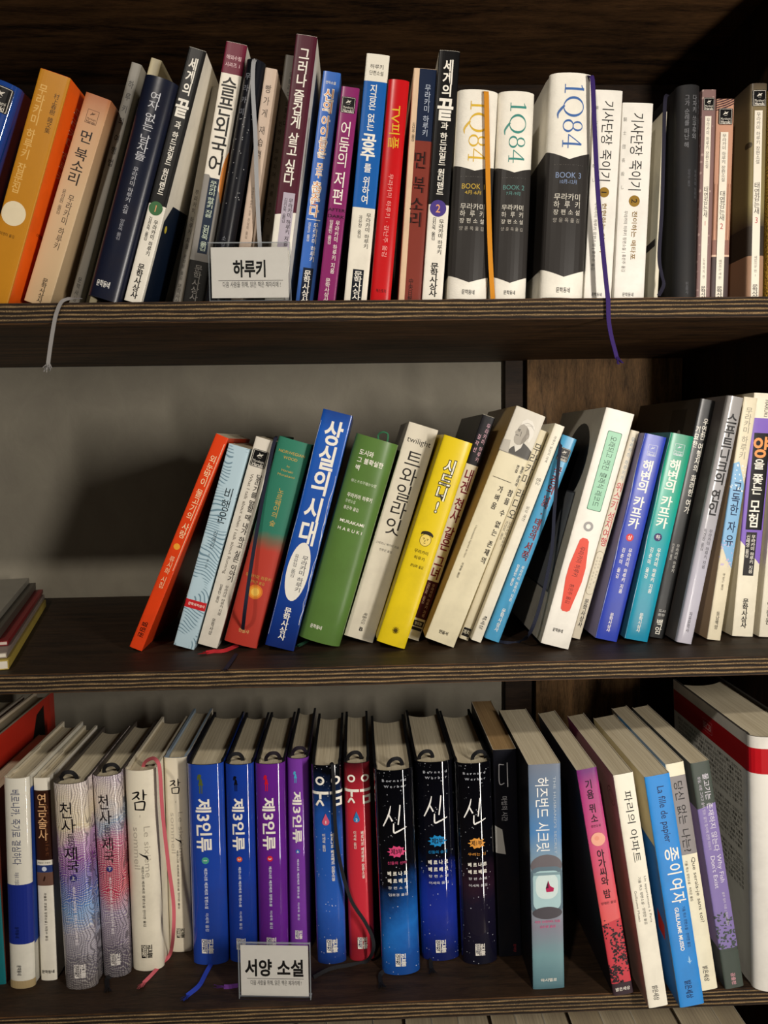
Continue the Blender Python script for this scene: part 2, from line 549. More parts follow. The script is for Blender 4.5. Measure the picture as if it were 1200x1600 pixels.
class Ink:
    """what is printed on one book: everything in metres on the unrolled cover, u across the spine, v up"""

    def __init__(self, w, h):
        self.w, self.h, self.items, self.lv, self.chars = w, h, [], 0, set()

    def put(self, kind, v, f, color):
        if kind == 'panel':
            self.lv += 1
        self.items.append((kind, v, f, color, 0.00006 + 0.00005 * self.lv + (0.000025 if kind == 'text' else 0)))

    def vv(self, v):
        return self.h * (1 - v)

    # --- shapes
    def B(self, u0, u1, v0, v1, c):
        self.put('panel', *quad(u0 * self.w, u1 * self.w, self.vv(v1), self.vv(v0)), c)

    def P(self, pts, c):
        p = [(u * self.w, self.vv(v)) for u, v in pts]
        f = [tuple(t) for t in geometry.tessellate_polygon([[Vector((x, y, 0)) for x, y in p]])]
        self.put('panel', p, f, c)

    def C(self, uc, vc, r, c, ry=None, text=False):
        rx, ry = r * self.w, (ry or r) * self.w
        n = 28
        v = [(uc * self.w + rx * math.cos(2 * math.pi * i / n), self.vv(vc) + ry * math.sin(2 * math.pi * i / n)) for i in range(n)]
        v.append((uc * self.w, self.vv(vc)))
        self.put('panel', v, [(i, (i + 1) % n, n) for i in range(n)], c)

    def O(self, uc, vc, r, th, c, ry=None):
        rx, ry = r * self.w, (ry or r) * self.w
        th *= self.w
        self.put('panel', *ring(uc * self.w, self.vv(vc), rx, ry, rx - th, ry - th), c)

    def RB(self, uc, vc, su, sv, rad, c, text=False):
        """rounded box, sizes in spine widths"""
        a, b, r = su * self.w / 2, sv * self.w / 2, rad * self.w
        p = []
        for (sx, sy, a0) in ((1, 1, 0), (-1, 1, 90), (-1, -1, 180), (1, -1, 270)):
            for k in range(5):
                t_ = math.radians(a0 + 22.5 * k)
                p.append((uc * self.w + sx * (a - r) + r * math.cos(t_), self.vv(vc) + sy * (b - r) + r * math.sin(t_)))
        n = len(p)
        p.append((uc * self.w, self.vv(vc)))
        self.put('panel', p, [(i, (i + 1) % n, n) for i in range(n)], c)

    def K(self, uc, vc, s, strokes, c, kind='text', sy=None):
        """brush strokes in a -1..1 frame s spine widths across"""
        k = s * self.w / 2
        ky = (sy or s) * self.w / 2
        parts = []
        for st in strokes:
            parts.append(stroke([(uc * self.w + x * k, self.vv(vc) + y * ky, wd * k) for x, y, wd in st]))
        self.put(kind, *merge(*parts), c)

    # --- writing
    def _lay(self, s, b):
        x, V, F = 0.0, [], []
        for ch in s:
            if ch == ' ':
                x += 0.33
                continue
            bb = 0 if ch >= '\ue000' and ch < '\uf000' else b
            g = _glyph.get((ch, bb))
            if g is None:
                self.chars.add((ch, bb))
                x += 0.9
                continue
            k = len(V)
            V += [(px + x, py) for px, py in g[0]]
            F += [tuple(i + k for i in q) for q in g[1]]
            x += g[2]
        return V, F, max(x, 0.01)

    def S(self, s, uc, v0, v1, size, c, b=0):
        """syllables stacked down the spine"""
        units = sum(0.42 if ch == ' ' else 1.0 for ch in s)
        pitch = (v1 - v0) * self.h / units
        sx = size * self.w / 0.92
        sy = min(pitch * 0.98, size * self.w * 1.3) / 0.92
        y, V, F = self.vv(v0), [], []
        for ch in s:
            if ch == ' ':
                y -= pitch * 0.42
                continue
            g = _glyph.get((ch, b))
            if g is None:
                self.chars.add((ch, b))
                y -= pitch
                continue
            k = len(V)
            cx = 0.46 if g[2] > 0.85 else g[2] / 2
            V += [(uc * self.w + (px - cx) * sx, y - pitch / 2 + (py - 0.375) * sy) for px, py in g[0]]
            F += [tuple(i + k for i in q) for q in g[1]]
            y -= pitch
        self.put('text', V, F, c)

    def R(self, s, uc, v0, v1, size, c, b=0):
        """a line turned to run down the spine"""
        V, F, L = self._lay(s, b)
        kx = (v1 - v0) * self.h / L
        ky = size * self.w / 0.92
        self.put('text', [(uc * self.w + (py - 0.36) * ky, self.vv(v0) - px * kx) for px, py in V], F, c)

    def H(self, s, uc, vc, width, size, c, b=0, left=False):
        """an upright line across the spine"""
        V, F, L = self._lay(s, b)
        kx = width * self.w / L
        ky = size * self.w / 0.92
        x0 = uc * self.w - (0 if left else width * self.w / 2)
        self.put('text', [(x0 + px * kx, self.vv(vc) + (py - 0.36) * ky) for px, py in V], F, c)

    # --- marks that come back on several spines
    def badge(self, uc, vc, s, fill='#0b0a0b', line='#d8d2c6'):
        if fill:
            self.RB(uc, vc, s, s * 1.12, s * .1, fill)
        else:
            self.RB(uc, vc, s, s * 1.12, s * .1, line)
            return
        k = s * 0.9
        r = self.w / self.h
        for a, b_ in (((-.46, -.52), (.46, -.52)), ((.46, -.52), (.46, .52)), ((.46, .52), (-.46, .52)), ((-.46, .52), (-.46, -.52))):
            self.K(uc, vc, 2 * s, [[(a[0] * .94, a[1] * .98, .012), (b_[0] * .94, b_[1] * .98, .012)]], line)
        self.K(uc, vc - .21 * s * r, s * .62, [[(-.6, -.3, .05), (-.2, 0, .16), (.2, .1, .14), (.6, .35, .03)], [(.0, .1, .10), (-.25, .5, .03)],
                                               [(.05, .0, .1), (.45, -.25, .02)], [(-.35, -.5, .03), (.35, -.5, .03)]], line)
        self.H('Murakami', uc, vc + .16 * s * r, s * .72, s * .22, line)
        self.H('Haruki', uc, vc + .38 * s * r, s * .72, s * .30, line, 15)

    def ghost_badge(self, uc, vc, s, line):
        r = self.w / self.h
        for a, b_ in (((-.46, -.52), (.46, -.52)), ((.46, -.52), (.46, .52)), ((.46, .52), (-.46, .52)), ((-.46, .52), (-.46, -.52))):
            self.K(uc, vc, 2 * s, [[(a[0] * .94, a[1] * .98, .014), (b_[0] * .94, b_[1] * .98, .014)]], line)
        self.K(uc, vc - .21 * s * r, s * .62, [[(-.6, -.3, .05), (-.2, 0, .16), (.2, .1, .14), (.6, .35, .03)], [(.0, .1, .10), (-.25, .5, .03)]], line)
        self.H('Murakami', uc, vc + .16 * s * r, s * .72, s * .22, line)
        self.H('Haruki', uc, vc + .38 * s * r, s * .72, s * .30, line, 15)

    def logo(self, uc, vc, s, c, ground):
        """publisher's mark: two columns of two syllables, the first column reversed out of a block"""
        r = self.w / self.h
        self.B(uc - s / 2, uc - .02 * s, vc - .62 * s * r, vc + .62 * s * r, c)
        self.S('열책', uc - .26 * s, vc - .60 * s * r, vc + .60 * s * r, s * .46, ground, 12)
        self.S('린들', uc + .25 * s, vc - .62 * s * r, vc + .62 * s * r, s * .5, c, 25)

    def girl(self, uc, vc, s, c):
        """side silhouette of a long-haired girl in a dress"""
        k, ky = s * self.w / 2, s * self.w * 0.95
        x0, y0 = uc * self.w, self.vv(vc)
        parts = [ring(x0 - .25 * k, y0 + .76 * ky, .36 * k, .19 * ky, .001 * k, .001 * ky, 14)]
        for poly in ([(-.42, .94), (-.66, .70), (-.66, .34), (-.44, .40), (-.36, .66)], [(-.38, .58), (-.02, .58), (.06, .30), (.46, -.16), (-.52, -.20), (-.30, .28)],
                     [(-.34, -.17), (-.14, -.17), (-.18, -1), (-.36, -1)], [(.06, -.17), (.26, -.17), (.22, -1), (.04, -1)],
                     [(-.06, .57), (.10, .52), (.30, .16), (.20, .12), (-.04, .38)]):
            f = [tuple(t) for t in geometry.tessellate_polygon([[Vector((x, y, 0)) for x, y in poly]])]
            parts.append(([(x0 + x * k, y0 + y * ky) for x, y in poly], f))
        self.put('panel', *merge(*parts), c)

    def leaves(self, u0, u1, v0, v1, n, c, seed):
        rd = random.Random(seed)
        parts = []
        for _ in range(n):
            x, y = rd.uniform(u0, u1) * self.w, self.vv(rd.uniform(v0, v1))
            a = rd.uniform(0, 6.28)
            l = rd.uniform(.05, .11) * self.w
            parts.append(stroke([(x - l * math.cos(a), y - l * math.sin(a), 0), (x, y, l * .55), (x + l * math.cos(a), y + l * math.sin(a), 0)], 3))
        self.put('panel', *merge(*parts), c)


# ------------------------------------------------------------------ books
QS = [-1, -.985, -.94, -.85, -.68, -.45, -.2, 0, .2, .45, .68, .85, .94, .985, 1]


class Form:
    """cross-section of a cover: a rounded spine between two flat boards"""

    def __init__(self, w, h, cd, e, p):
        self.w, self.h, self.cd, self.e, self.p = w, h, cd, e, p
        self.us = [(q + 1) * w / 2 for q in QS]

    def at(self, u, off=0.0):
        w, e, p = self.w, self.e, self.p
        if u <= 0:
            return (-off, e / 2 - u)
        if u >= w:
            return (w + off, e / 2 + u - w)
        q = max(-1, min(1, 2 * u / w - 1))
        n = e * (1 - (1 - abs(q) ** p) ** (1 / p)) - e / 2
        if off:
            d = 1e-4
            q2 = max(-.9999, min(.9999, q))
            g = (abs(q2) ** (p - 1)) * (1 - abs(q2) ** p) ** (1 / p - 1) * e * 2 / w * (1 if q2 > 0 else -1)
            L = math.hypot(1, g)
            return (u + off * g / L, n - off / L)
        return (u, n)


def strip_solid(path, th, h, z0=0.0):
    """a sheet of thickness th following a path in plan (list of (x,y)), thickness to its left side"""
    n = len(path)
    inner = []
    for i, (x, y) in enumerate(path):
        x0, y0 = path[max(i - 1, 0)]
        x1, y1 = path[min(i + 1, n - 1)]
        L = math.hypot(x1 - x0, y1 - y0) or 1
        inner.append((x - (y1 - y0) / L * th, y + (x1 - x0) / L * th))
    v = []
    for z in (z0, h):
        v += [(x, y, z) for x, y in path] + [(x, y, z) for x, y in inner]
    f, kind = [], []
    N = 2 * n
    for i in range(n - 1):
        f.append((i, i + 1, N + i + 1, N + i)); kind.append(0)
        f.append((n + i + 1, n + i, N + n + i, N + n + i + 1)); kind.append(1)
        f.append((N + i, N + i + 1, N + n + i + 1, N + n + i)); kind.append(2)
        f.append((i + 1, i, n + i, n + i + 1)); kind.append(2)
    f.append((0, N, N + n, n)); kind.append(2)
    f.append((n - 1, 2 * n - 1, N + 2 * n - 1, N + n - 1)); kind.append(2)
    return v, f, kind


def decal_mesh(form, items, want):
    """cut the print along the facets of the cover and roll it on; returns verts, faces, colours per part (spine, back, front)"""
    out = {'spine': ([], [], []), 'back_cover': ([], [], []), 'front_cover': ([], [], [])}
    for kind, v, f, color, off in items:
        if kind != want or not f:
            continue
        bm = bmesh.new()
        bv = [bm.verts.new((x, 0, z)) for x, z in v]
        for q in f:
            try:
                bm.faces.new([bv[i] for i in q])
            except ValueError:
                pass
        x0, x1 = min(p[0] for p in v), max(p[0] for p in v)
        for u in form.us:
            if x0 + 1e-6 < u < x1 - 1e-6:
                bmesh.ops.bisect_plane(bm, geom=bm.verts[:] + bm.edges[:] + bm.faces[:], dist=1e-7,
                                       plane_co=(u, 0, 0), plane_no=(1, 0, 0))
        for fc in bm.faces:
            c = fc.calc_center_median().x
            key = 'back_cover' if c < 0 else 'front_cover' if c > form.w else 'spine'
            V, F, Cc = out[key]
            b = len(V)
            ring_ = [q.vert.co for q in fc.loops]
            if fc.normal.y > 0:
                ring_ = ring_[::-1]
            for co in ring_:
                eps = 1e-7
                uu = co.x
                if key == 'back_cover' and uu > -eps: uu = -eps
                if key == 'front_cover' and uu < form.w + eps: uu = form.w + eps
                uu = min(max(uu, -form.cd + .0006), form.w + form.cd - .0006)
                x, y = form.at(uu, off)
                V.append((x, y, min(max(co.z, 0.0002), form.h - 0.0002)))
            F.append(tuple(range(b, b + len(ring_))))
            Cc.append(color)
        bm.free()
    return out


def build_book(name, label, group, place, kind, cover, prints, cat='book', depth=None, edge=None, back=None, front=None,
               ribbons=(), paper=None, e=None, p=None, zrow=0.0, ink_rough=0.4, flap=None):
    """hardcover ('h') or paperback ('p'); place = (X, Y, lean, w, h)"""
    X, Y, lean, w, h = place
    hard = kind == 'h'
    e = e if e is not None else (0.0075 if hard else 0.0016)
    p = p if p is not None else (2.1 if hard else 4.0)
    cd = depth or h * (0.68 if hard else 0.66)
    form = Form(w, h, cd, e, p)
    s, c = math.sin(lean), math.cos(lean)
    root = thing(name, label, cat, (X, Y, zrow + max(0.0, s * w) + 0.0003), group)
    root.rotation_euler = (0, lean, 0)
    ink = Ink(w, h)
    if prints:
        prints(ink)
    th = 0.0026 if hard else 0.0006
    m_sp = cover_mat(cover, h, w)
    m_bk = cover_mat(back, h, w) if back else m_sp
    m_fr = cover_mat(front, h, w) if front else m_sp
    m_edge = flat(edge, 0.7) if edge else (flat('#cfc5b0', 0.8) if not hard else m_sp)
    pan = decal_mesh(form, ink.items, 'panel')
    txt = decal_mesh(form, ink.items, 'text')
    us = form.us
    arcs = {'spine': us[:], 'back_cover': [-cd, -cd * .66, -cd * .33, -.012, -.004, 0], 'front_cover': [w, w + .004, w + .012, w + cd * .33, w + cd * .66, w + cd]}
    for part, arc in arcs.items():
        path = [form.at(u) for u in arc]
        if part == 'spine':
            pth = min(th, 0.0012)
        else:
            pth = min(th, w * .18)
        if hard and part != 'spine':      # a gentle hinge groove beside the spine
            sgn = 1 if part == 'back_cover' else -1
            path = [(x + (sgn * 0.0007 if 0.003 < abs(y - e / 2) < 0.006 else 0), y) for x, y in path]
        v, f, kd = strip_solid(path, pth, h)
        base = {'spine': m_sp, 'back_cover': m_bk, 'front_cover': m_fr}[part]
        mats, idx = [base, m_edge], [0 if k == 0 else 1 for k in kd]
        V, F, Cc = pan[part]
        cols = []
        for q, cc in zip(F, Cc):
            if cc not in cols:
                cols.append(cc)
        b = len(v)
        v = list(v) + V
        f = list(f) + [tuple(i + b for i in q) for q in F]
        idx += [2 + cols.index(cc) for cc in Cc]
        mats += [flat(cc, ink_rough) for cc in cols]
        po = mesh_obj(part, v, f, mats, root, idx, smooth=32)
        V, F, Cc = txt[part]
        order = sorted(range(len(F)), key=lambda q: min(V[i][2] for i in F[q]))
        runs, top = [], -9
        for q in order:                        # words that stand well apart are separate prints
            lo, hi = min(V[i][2] for i in F[q]), max(V[i][2] for i in F[q])
            if lo > top + 0.014:
                runs.append([])
            runs[-1].append(q)
            top = max(top, hi)
        for run in runs:
            v2, f2, c2 = [], [], []
            for q in run:
                f2.append(tuple(range(len(v2), len(v2) + len(F[q]))))
                v2 += [V[i] for i in F[q]]
                c2.append(Cc[q])
            cols = []
            for cc in c2:
                if cc not in cols:
                    cols.append(cc)
            mesh_obj('lettering', v2, f2, [flat(cc, ink_rough) for cc in cols], po, [cols.index(cc) for cc in c2])
    # pages: follow the rounded back inside the cover, hollow fore-edge
    ins = 0.0032 if hard else 0.0
    t_in = min(th, w * .18)
    pd = cd - (0.004 if hard else 0.0006)
    n = 9
    fr, bk = [], []
    for i in range(n):
        q = -1 + 2 * i / (n - 1)
        x = w / 2 + q * (w / 2 - t_in - 0.0001)
        y = form.at(w / 2 + q * w / 2)[1] + 0.0016
        if hard:
            y = max(y, 0.4 * y)
        fr.append((x, y))
        bk.append((x, pd - (e * .8 * (1 - q * q) if hard else 0.0)))
    loop = fr + bk[::-1]
    m = len(loop)
    v = [(x, y, ins + .0002) for x, y in loop] + [(x, y, h - ins - (.0 if hard else .0004)) for x, y in loop]
    f = [(i, (i + 1) % m, m + (i + 1) % m, m + i) for i in range(m)]
    for i in range(n - 1):
        a, b2 = i, i + 1
        c2, d2 = m - 1 - (i + 1), m - 1 - i
        f.append((a, d2, c2, b2))
        f.append((m + a, m + b2, m + c2, m + d2))
    mesh_obj('page_block', v, f, [paper or paper_mat()], root, None, smooth=40)
    if flap:
        fv, ff = [], []
        for sx, sg in ((t_in + .0002, 1), (w - t_in - .0002, -1)):
            pts = [(sx, e / 2 + .012), (sx + sg * .0012, e / 2 + .02), (sx + sg * .0010, cd * flap[1]), (sx + sg * .0006, cd * flap[1])]
            vv_, f_, _ = strip_solid([(x, y) for x, y in pts[:3]], 0.0004, h - .0006, ins)
            mesh_obj('jacket_flap', vv_, f_, [flat(flap[0], 0.6)], root)
    for rb in ribbons:
        add_ribbon(root, *rb)
    return root, ink


def add_ribbon(root, pts, width, color, fray=0):
    """woven marker ribbon through world points"""
    rot = root.rotation_euler.to_matrix()
    M = Matrix.Translation(root.location) @ rot.to_4x4()
    Mi = M.inverted()
    P = [Vector(q) for q in smooth_path([tuple(a) for a in pts], 8)]
    V, F = [], []
    th = 0.0003
    nrm0 = Vector((0.1, -0.8, 0.55)).normalized()
    for i, q in enumerate(P):
        tg = (P[min(i + 1, len(P) - 1)] - P[max(i - 1, 0)]).normalized()
        sd = tg.cross(nrm0)
        sd = sd.normalized() if sd.length > 1e-3 else Vector((1, 0, 0))
        nn = sd.cross(tg).normalized()
        for a, b in ((-1, -1), (1, -1), (1, 1), (-1, 1)):
            V.append(Mi @ (q + sd * (a * width / 2) + nn * (b * th)))
    for i in range(len(P) - 1):
        k = 4 * i
        for j in range(4):
            F.append((k + j, k + (j + 1) % 4, k + 4 + (j + 1) % 4, k + 4 + j))
    F += [(3, 2, 1, 0), tuple(len(V) - 4 + j for j in range(4))]
    if fray:
        rd = random.Random(fray)
        tg = (P[-1] - P[-3]).normalized()
        for _ in range(14):
            a = P[-1] - tg * .001 + Vector((rd.uniform(-1, 1), rd.uniform(-.5, .5), 0)) * width * .4
            b = a + tg * rd.uniform(.004, .008) + Vector((rd.uniform(-1, 1), rd.uniform(-1, .2), rd.uniform(0, .5))) * .003
            sd = Vector((.0004, 0, 0.0002))
            k = len(V)
            up = Vector((0, -.0003, .0003))
            V += [Mi @ (a - sd), Mi @ (a + sd), Mi @ (b + sd), Mi @ (b - sd), Mi @ (a + up), Mi @ (b + up)]
            F += [(k, k + 1, k + 2, k + 3), (k + 1, k + 4, k + 5, k + 2), (k + 4, k, k + 3, k + 5)]
    t_ = ('ribbon', color)
    if t_ not in _mats:
        t = NT('woven_ribbon')
        fz = t.noise(t.coord(), 1500, 2)
        t.base(t.mix(color, '#8c8c90', t.math('MULTIPLY', fz, 0.035)))
        t.bump(fz, 0.3, 0.0003)
        t.rough(0.75)
        t.b.inputs['Specular IOR Level'].default_value = 0.2
        _mats[t_] = t.m
    mesh_obj('bookmark_ribbon', V, F, [_mats[t_]], root, None, smooth=40)

# where each book stands: x, y, lean, thickness, height
PL = {
    '1a': (-0.37351, 0.0200, 0.37369, 0.02541, 0.1942),
    '1b': (-0.32297, 0.0150, 0.32727, 0.02580, 0.1975),
    '1c': (-0.29018, 0.0300, 0.34335, 0.02240, 0.1861),
    '1d': (-0.26039, 0.0500, 0.30524, 0.00919, 0.2243),
    '1e': (-0.25025, 0.0620, 0.31087, 0.00999, 0.2343),
    '1f': (-0.22899, 0.0120, 0.30344, 0.02838, 0.1895),
    '1g': (-0.19879, 0.0150, 0.29640, 0.01476, 0.2179),
    '1h': (-0.16827, 0.0550, 0.22295, 0.00779, 0.2015),
    '1i': (-0.15168, 0.0280, 0.20591, 0.01797, 0.2246),
    '1j': (-0.13067, 0.0200, 0.20816, 0.01652, 0.2061),
    '1k': (-0.10823, 0.0200, 0.18131, 0.01030, 0.1996),
    '1l': (-0.09287, 0.0500, 0.15871, 0.01044, 0.2242),
    '1m': (-0.07760, 0.0120, 0.14941, 0.01775, 0.2213),
    '1n': (-0.05257, 0.0300, 0.14710, 0.01539, 0.2001),
    '1o': (-0.03202, 0.0150, 0.13711, 0.01536, 0.1804),
    '1p': (-0.00904, 0.0150, 0.11312, 0.01976, 0.2067),
    '1q': (0.01365, 0.0120, 0.10243, 0.01783, 0.1844),
    '1r': (0.03857, 0.0150, 0.08099, 0.01996, 0.1947),
    '1s': (0.05899, 0.0120, 0.08168, 0.01769, 0.2080),
    '1t': (0.08109, 0.0120, 0.05984, 0.03501, 0.1746),
    '1u': (0.11941, 0.0140, 0.04314, 0.03133, 0.1744),
    '1v': (0.16173, 0.0080, 0.04444, 0.03785, 0.1865),
    '1w': (0.20197, 0.0140, 0.04665, 0.02424, 0.1766),
    '1x': (0.22865, 0.0140, 0.03445, 0.02688, 0.1661),
    '1y': (0.26636, 0.0200, 0.03538, 0.00370, 0.1618),
    '1z': (0.28121, 0.0120, -0.00255, 0.02066, 0.1795),
    '1A': (0.30238, 0.0140, 0.00809, 0.01223, 0.1775),
    '1B': (0.31519, 0.0140, 0.00924, 0.01539, 0.1698),
    '1C': (0.34541, 0.0120, -0.00718, 0.01538, 0.1809),
    '1D': (0.36488, 0.0140, -0.00866, 0.01258, 0.1780),
    '2a': (-0.22372, 0.0676, 0.41697, 0.01276, 0.2232),
    '2b': (-0.18138, 0.0677, 0.29947, 0.02032, 0.2027),
    '2c': (-0.15866, 0.0707, 0.30272, 0.01940, 0.2097),
    '2d': (-0.13224, 0.0661, 0.28927, 0.03244, 0.2052),
    '2e': (-0.09134, 0.0539, 0.26523, 0.02825, 0.2312),
    '2f': (-0.06033, 0.0647, 0.29867, 0.04167, 0.2043),
    '2g': (-0.01620, 0.0772, 0.31168, 0.02972, 0.2194),
    '2h': (0.01545, 0.0516, 0.32780, 0.02838, 0.2066),
    '2i': (0.04611, 0.0805, 0.33794, 0.01261, 0.2332),
    '2j': (0.06231, 0.0529, 0.38250, 0.02956, 0.2368),
    '2k': (0.09832, 0.0774, 0.37081, 0.00946, 0.2203),
    '2l': (0.10900, 0.0685, 0.37187, 0.01022, 0.2258),
    '2m': (0.12227, 0.0680, 0.36785, 0.01514, 0.2119),
    '2n': (0.17043, 0.0367, 0.26650, 0.02736, 0.2283),
    '2o': (0.20987, 0.0725, 0.27107, 0.00870, 0.2122),
    '2p': (0.22938, 0.0591, 0.22692, 0.02191, 0.2037),
    '2q': (0.25724, 0.0559, 0.20659, 0.02319, 0.2032),
    '2r': (0.28557, 0.0671, 0.19758, 0.01488, 0.2376),
    '2s': (0.30381, 0.0459, 0.18736, 0.01555, 0.2385),
    '2t': (0.33895, 0.0559, 0.12809, 0.01337, 0.2366),
    '2u': (0.36933, 0.0671, 0.06451, 0.02119, 0.2397),
    '2v': (0.39425, 0.0627, 0.06319, 0.01853, 0.2404),
    '3a': (-0.34457, 0.0397, 0.02809, 0.02345, 0.2097),
    '3b': (-0.31820, 0.0481, 0.01871, 0.01524, 0.2051),
    '3c': (-0.29119, 0.0372, -0.00538, 0.03077, 0.2046),
    '3d': (-0.26005, 0.0527, -0.00417, 0.02656, 0.2044),
    '3e': (-0.23310, 0.0599, 0.00580, 0.03053, 0.2057),
    '3f': (-0.20217, 0.0846, 0.01076, 0.02282, 0.2064),
    '3g': (-0.17436, 0.0650, 0.00744, 0.03544, 0.2074),
    '3h': (-0.13801, 0.0669, 0.01047, 0.02793, 0.2056),
    '3i': (-0.10813, 0.0662, 0.00808, 0.02929, 0.2056),
    '3j': (-0.07844, 0.0785, 0.01212, 0.02179, 0.2052),
    '3k': (-0.04920, 0.0591, -0.00615, 0.02917, 0.2054),
    '3l': (-0.01682, 0.0617, -0.00991, 0.02554, 0.2057),
    '3m': (0.01539, 0.0402, -0.02443, 0.03769, 0.2069),
    '3n': (0.05641, 0.0586, -0.02573, 0.03835, 0.2060),
    '3o': (0.09611, 0.0511, -0.03023, 0.03576, 0.2068),
    '3p': (0.13409, 0.0577, -0.02716, 0.02312, 0.2159),
    '3q': (0.15762, 0.0096, -0.02376, 0.03013, 0.2208),
    '3r': (0.23063, -0.0033, -0.16683, 0.01861, 0.2229),
    '3s': (0.25741, -0.0201, -0.15946, 0.01796, 0.2246),
    '3t': (0.28589, -0.0211, -0.16457, 0.02275, 0.2226),
    '3u': (0.31353, -0.0013, -0.16651, 0.01697, 0.2251),
    '3v': (0.33834, -0.0002, -0.17183, 0.01750, 0.2250),
    '3w': (0.36526, -0.0028, -0.04725, 0.05240, 0.2469),
}

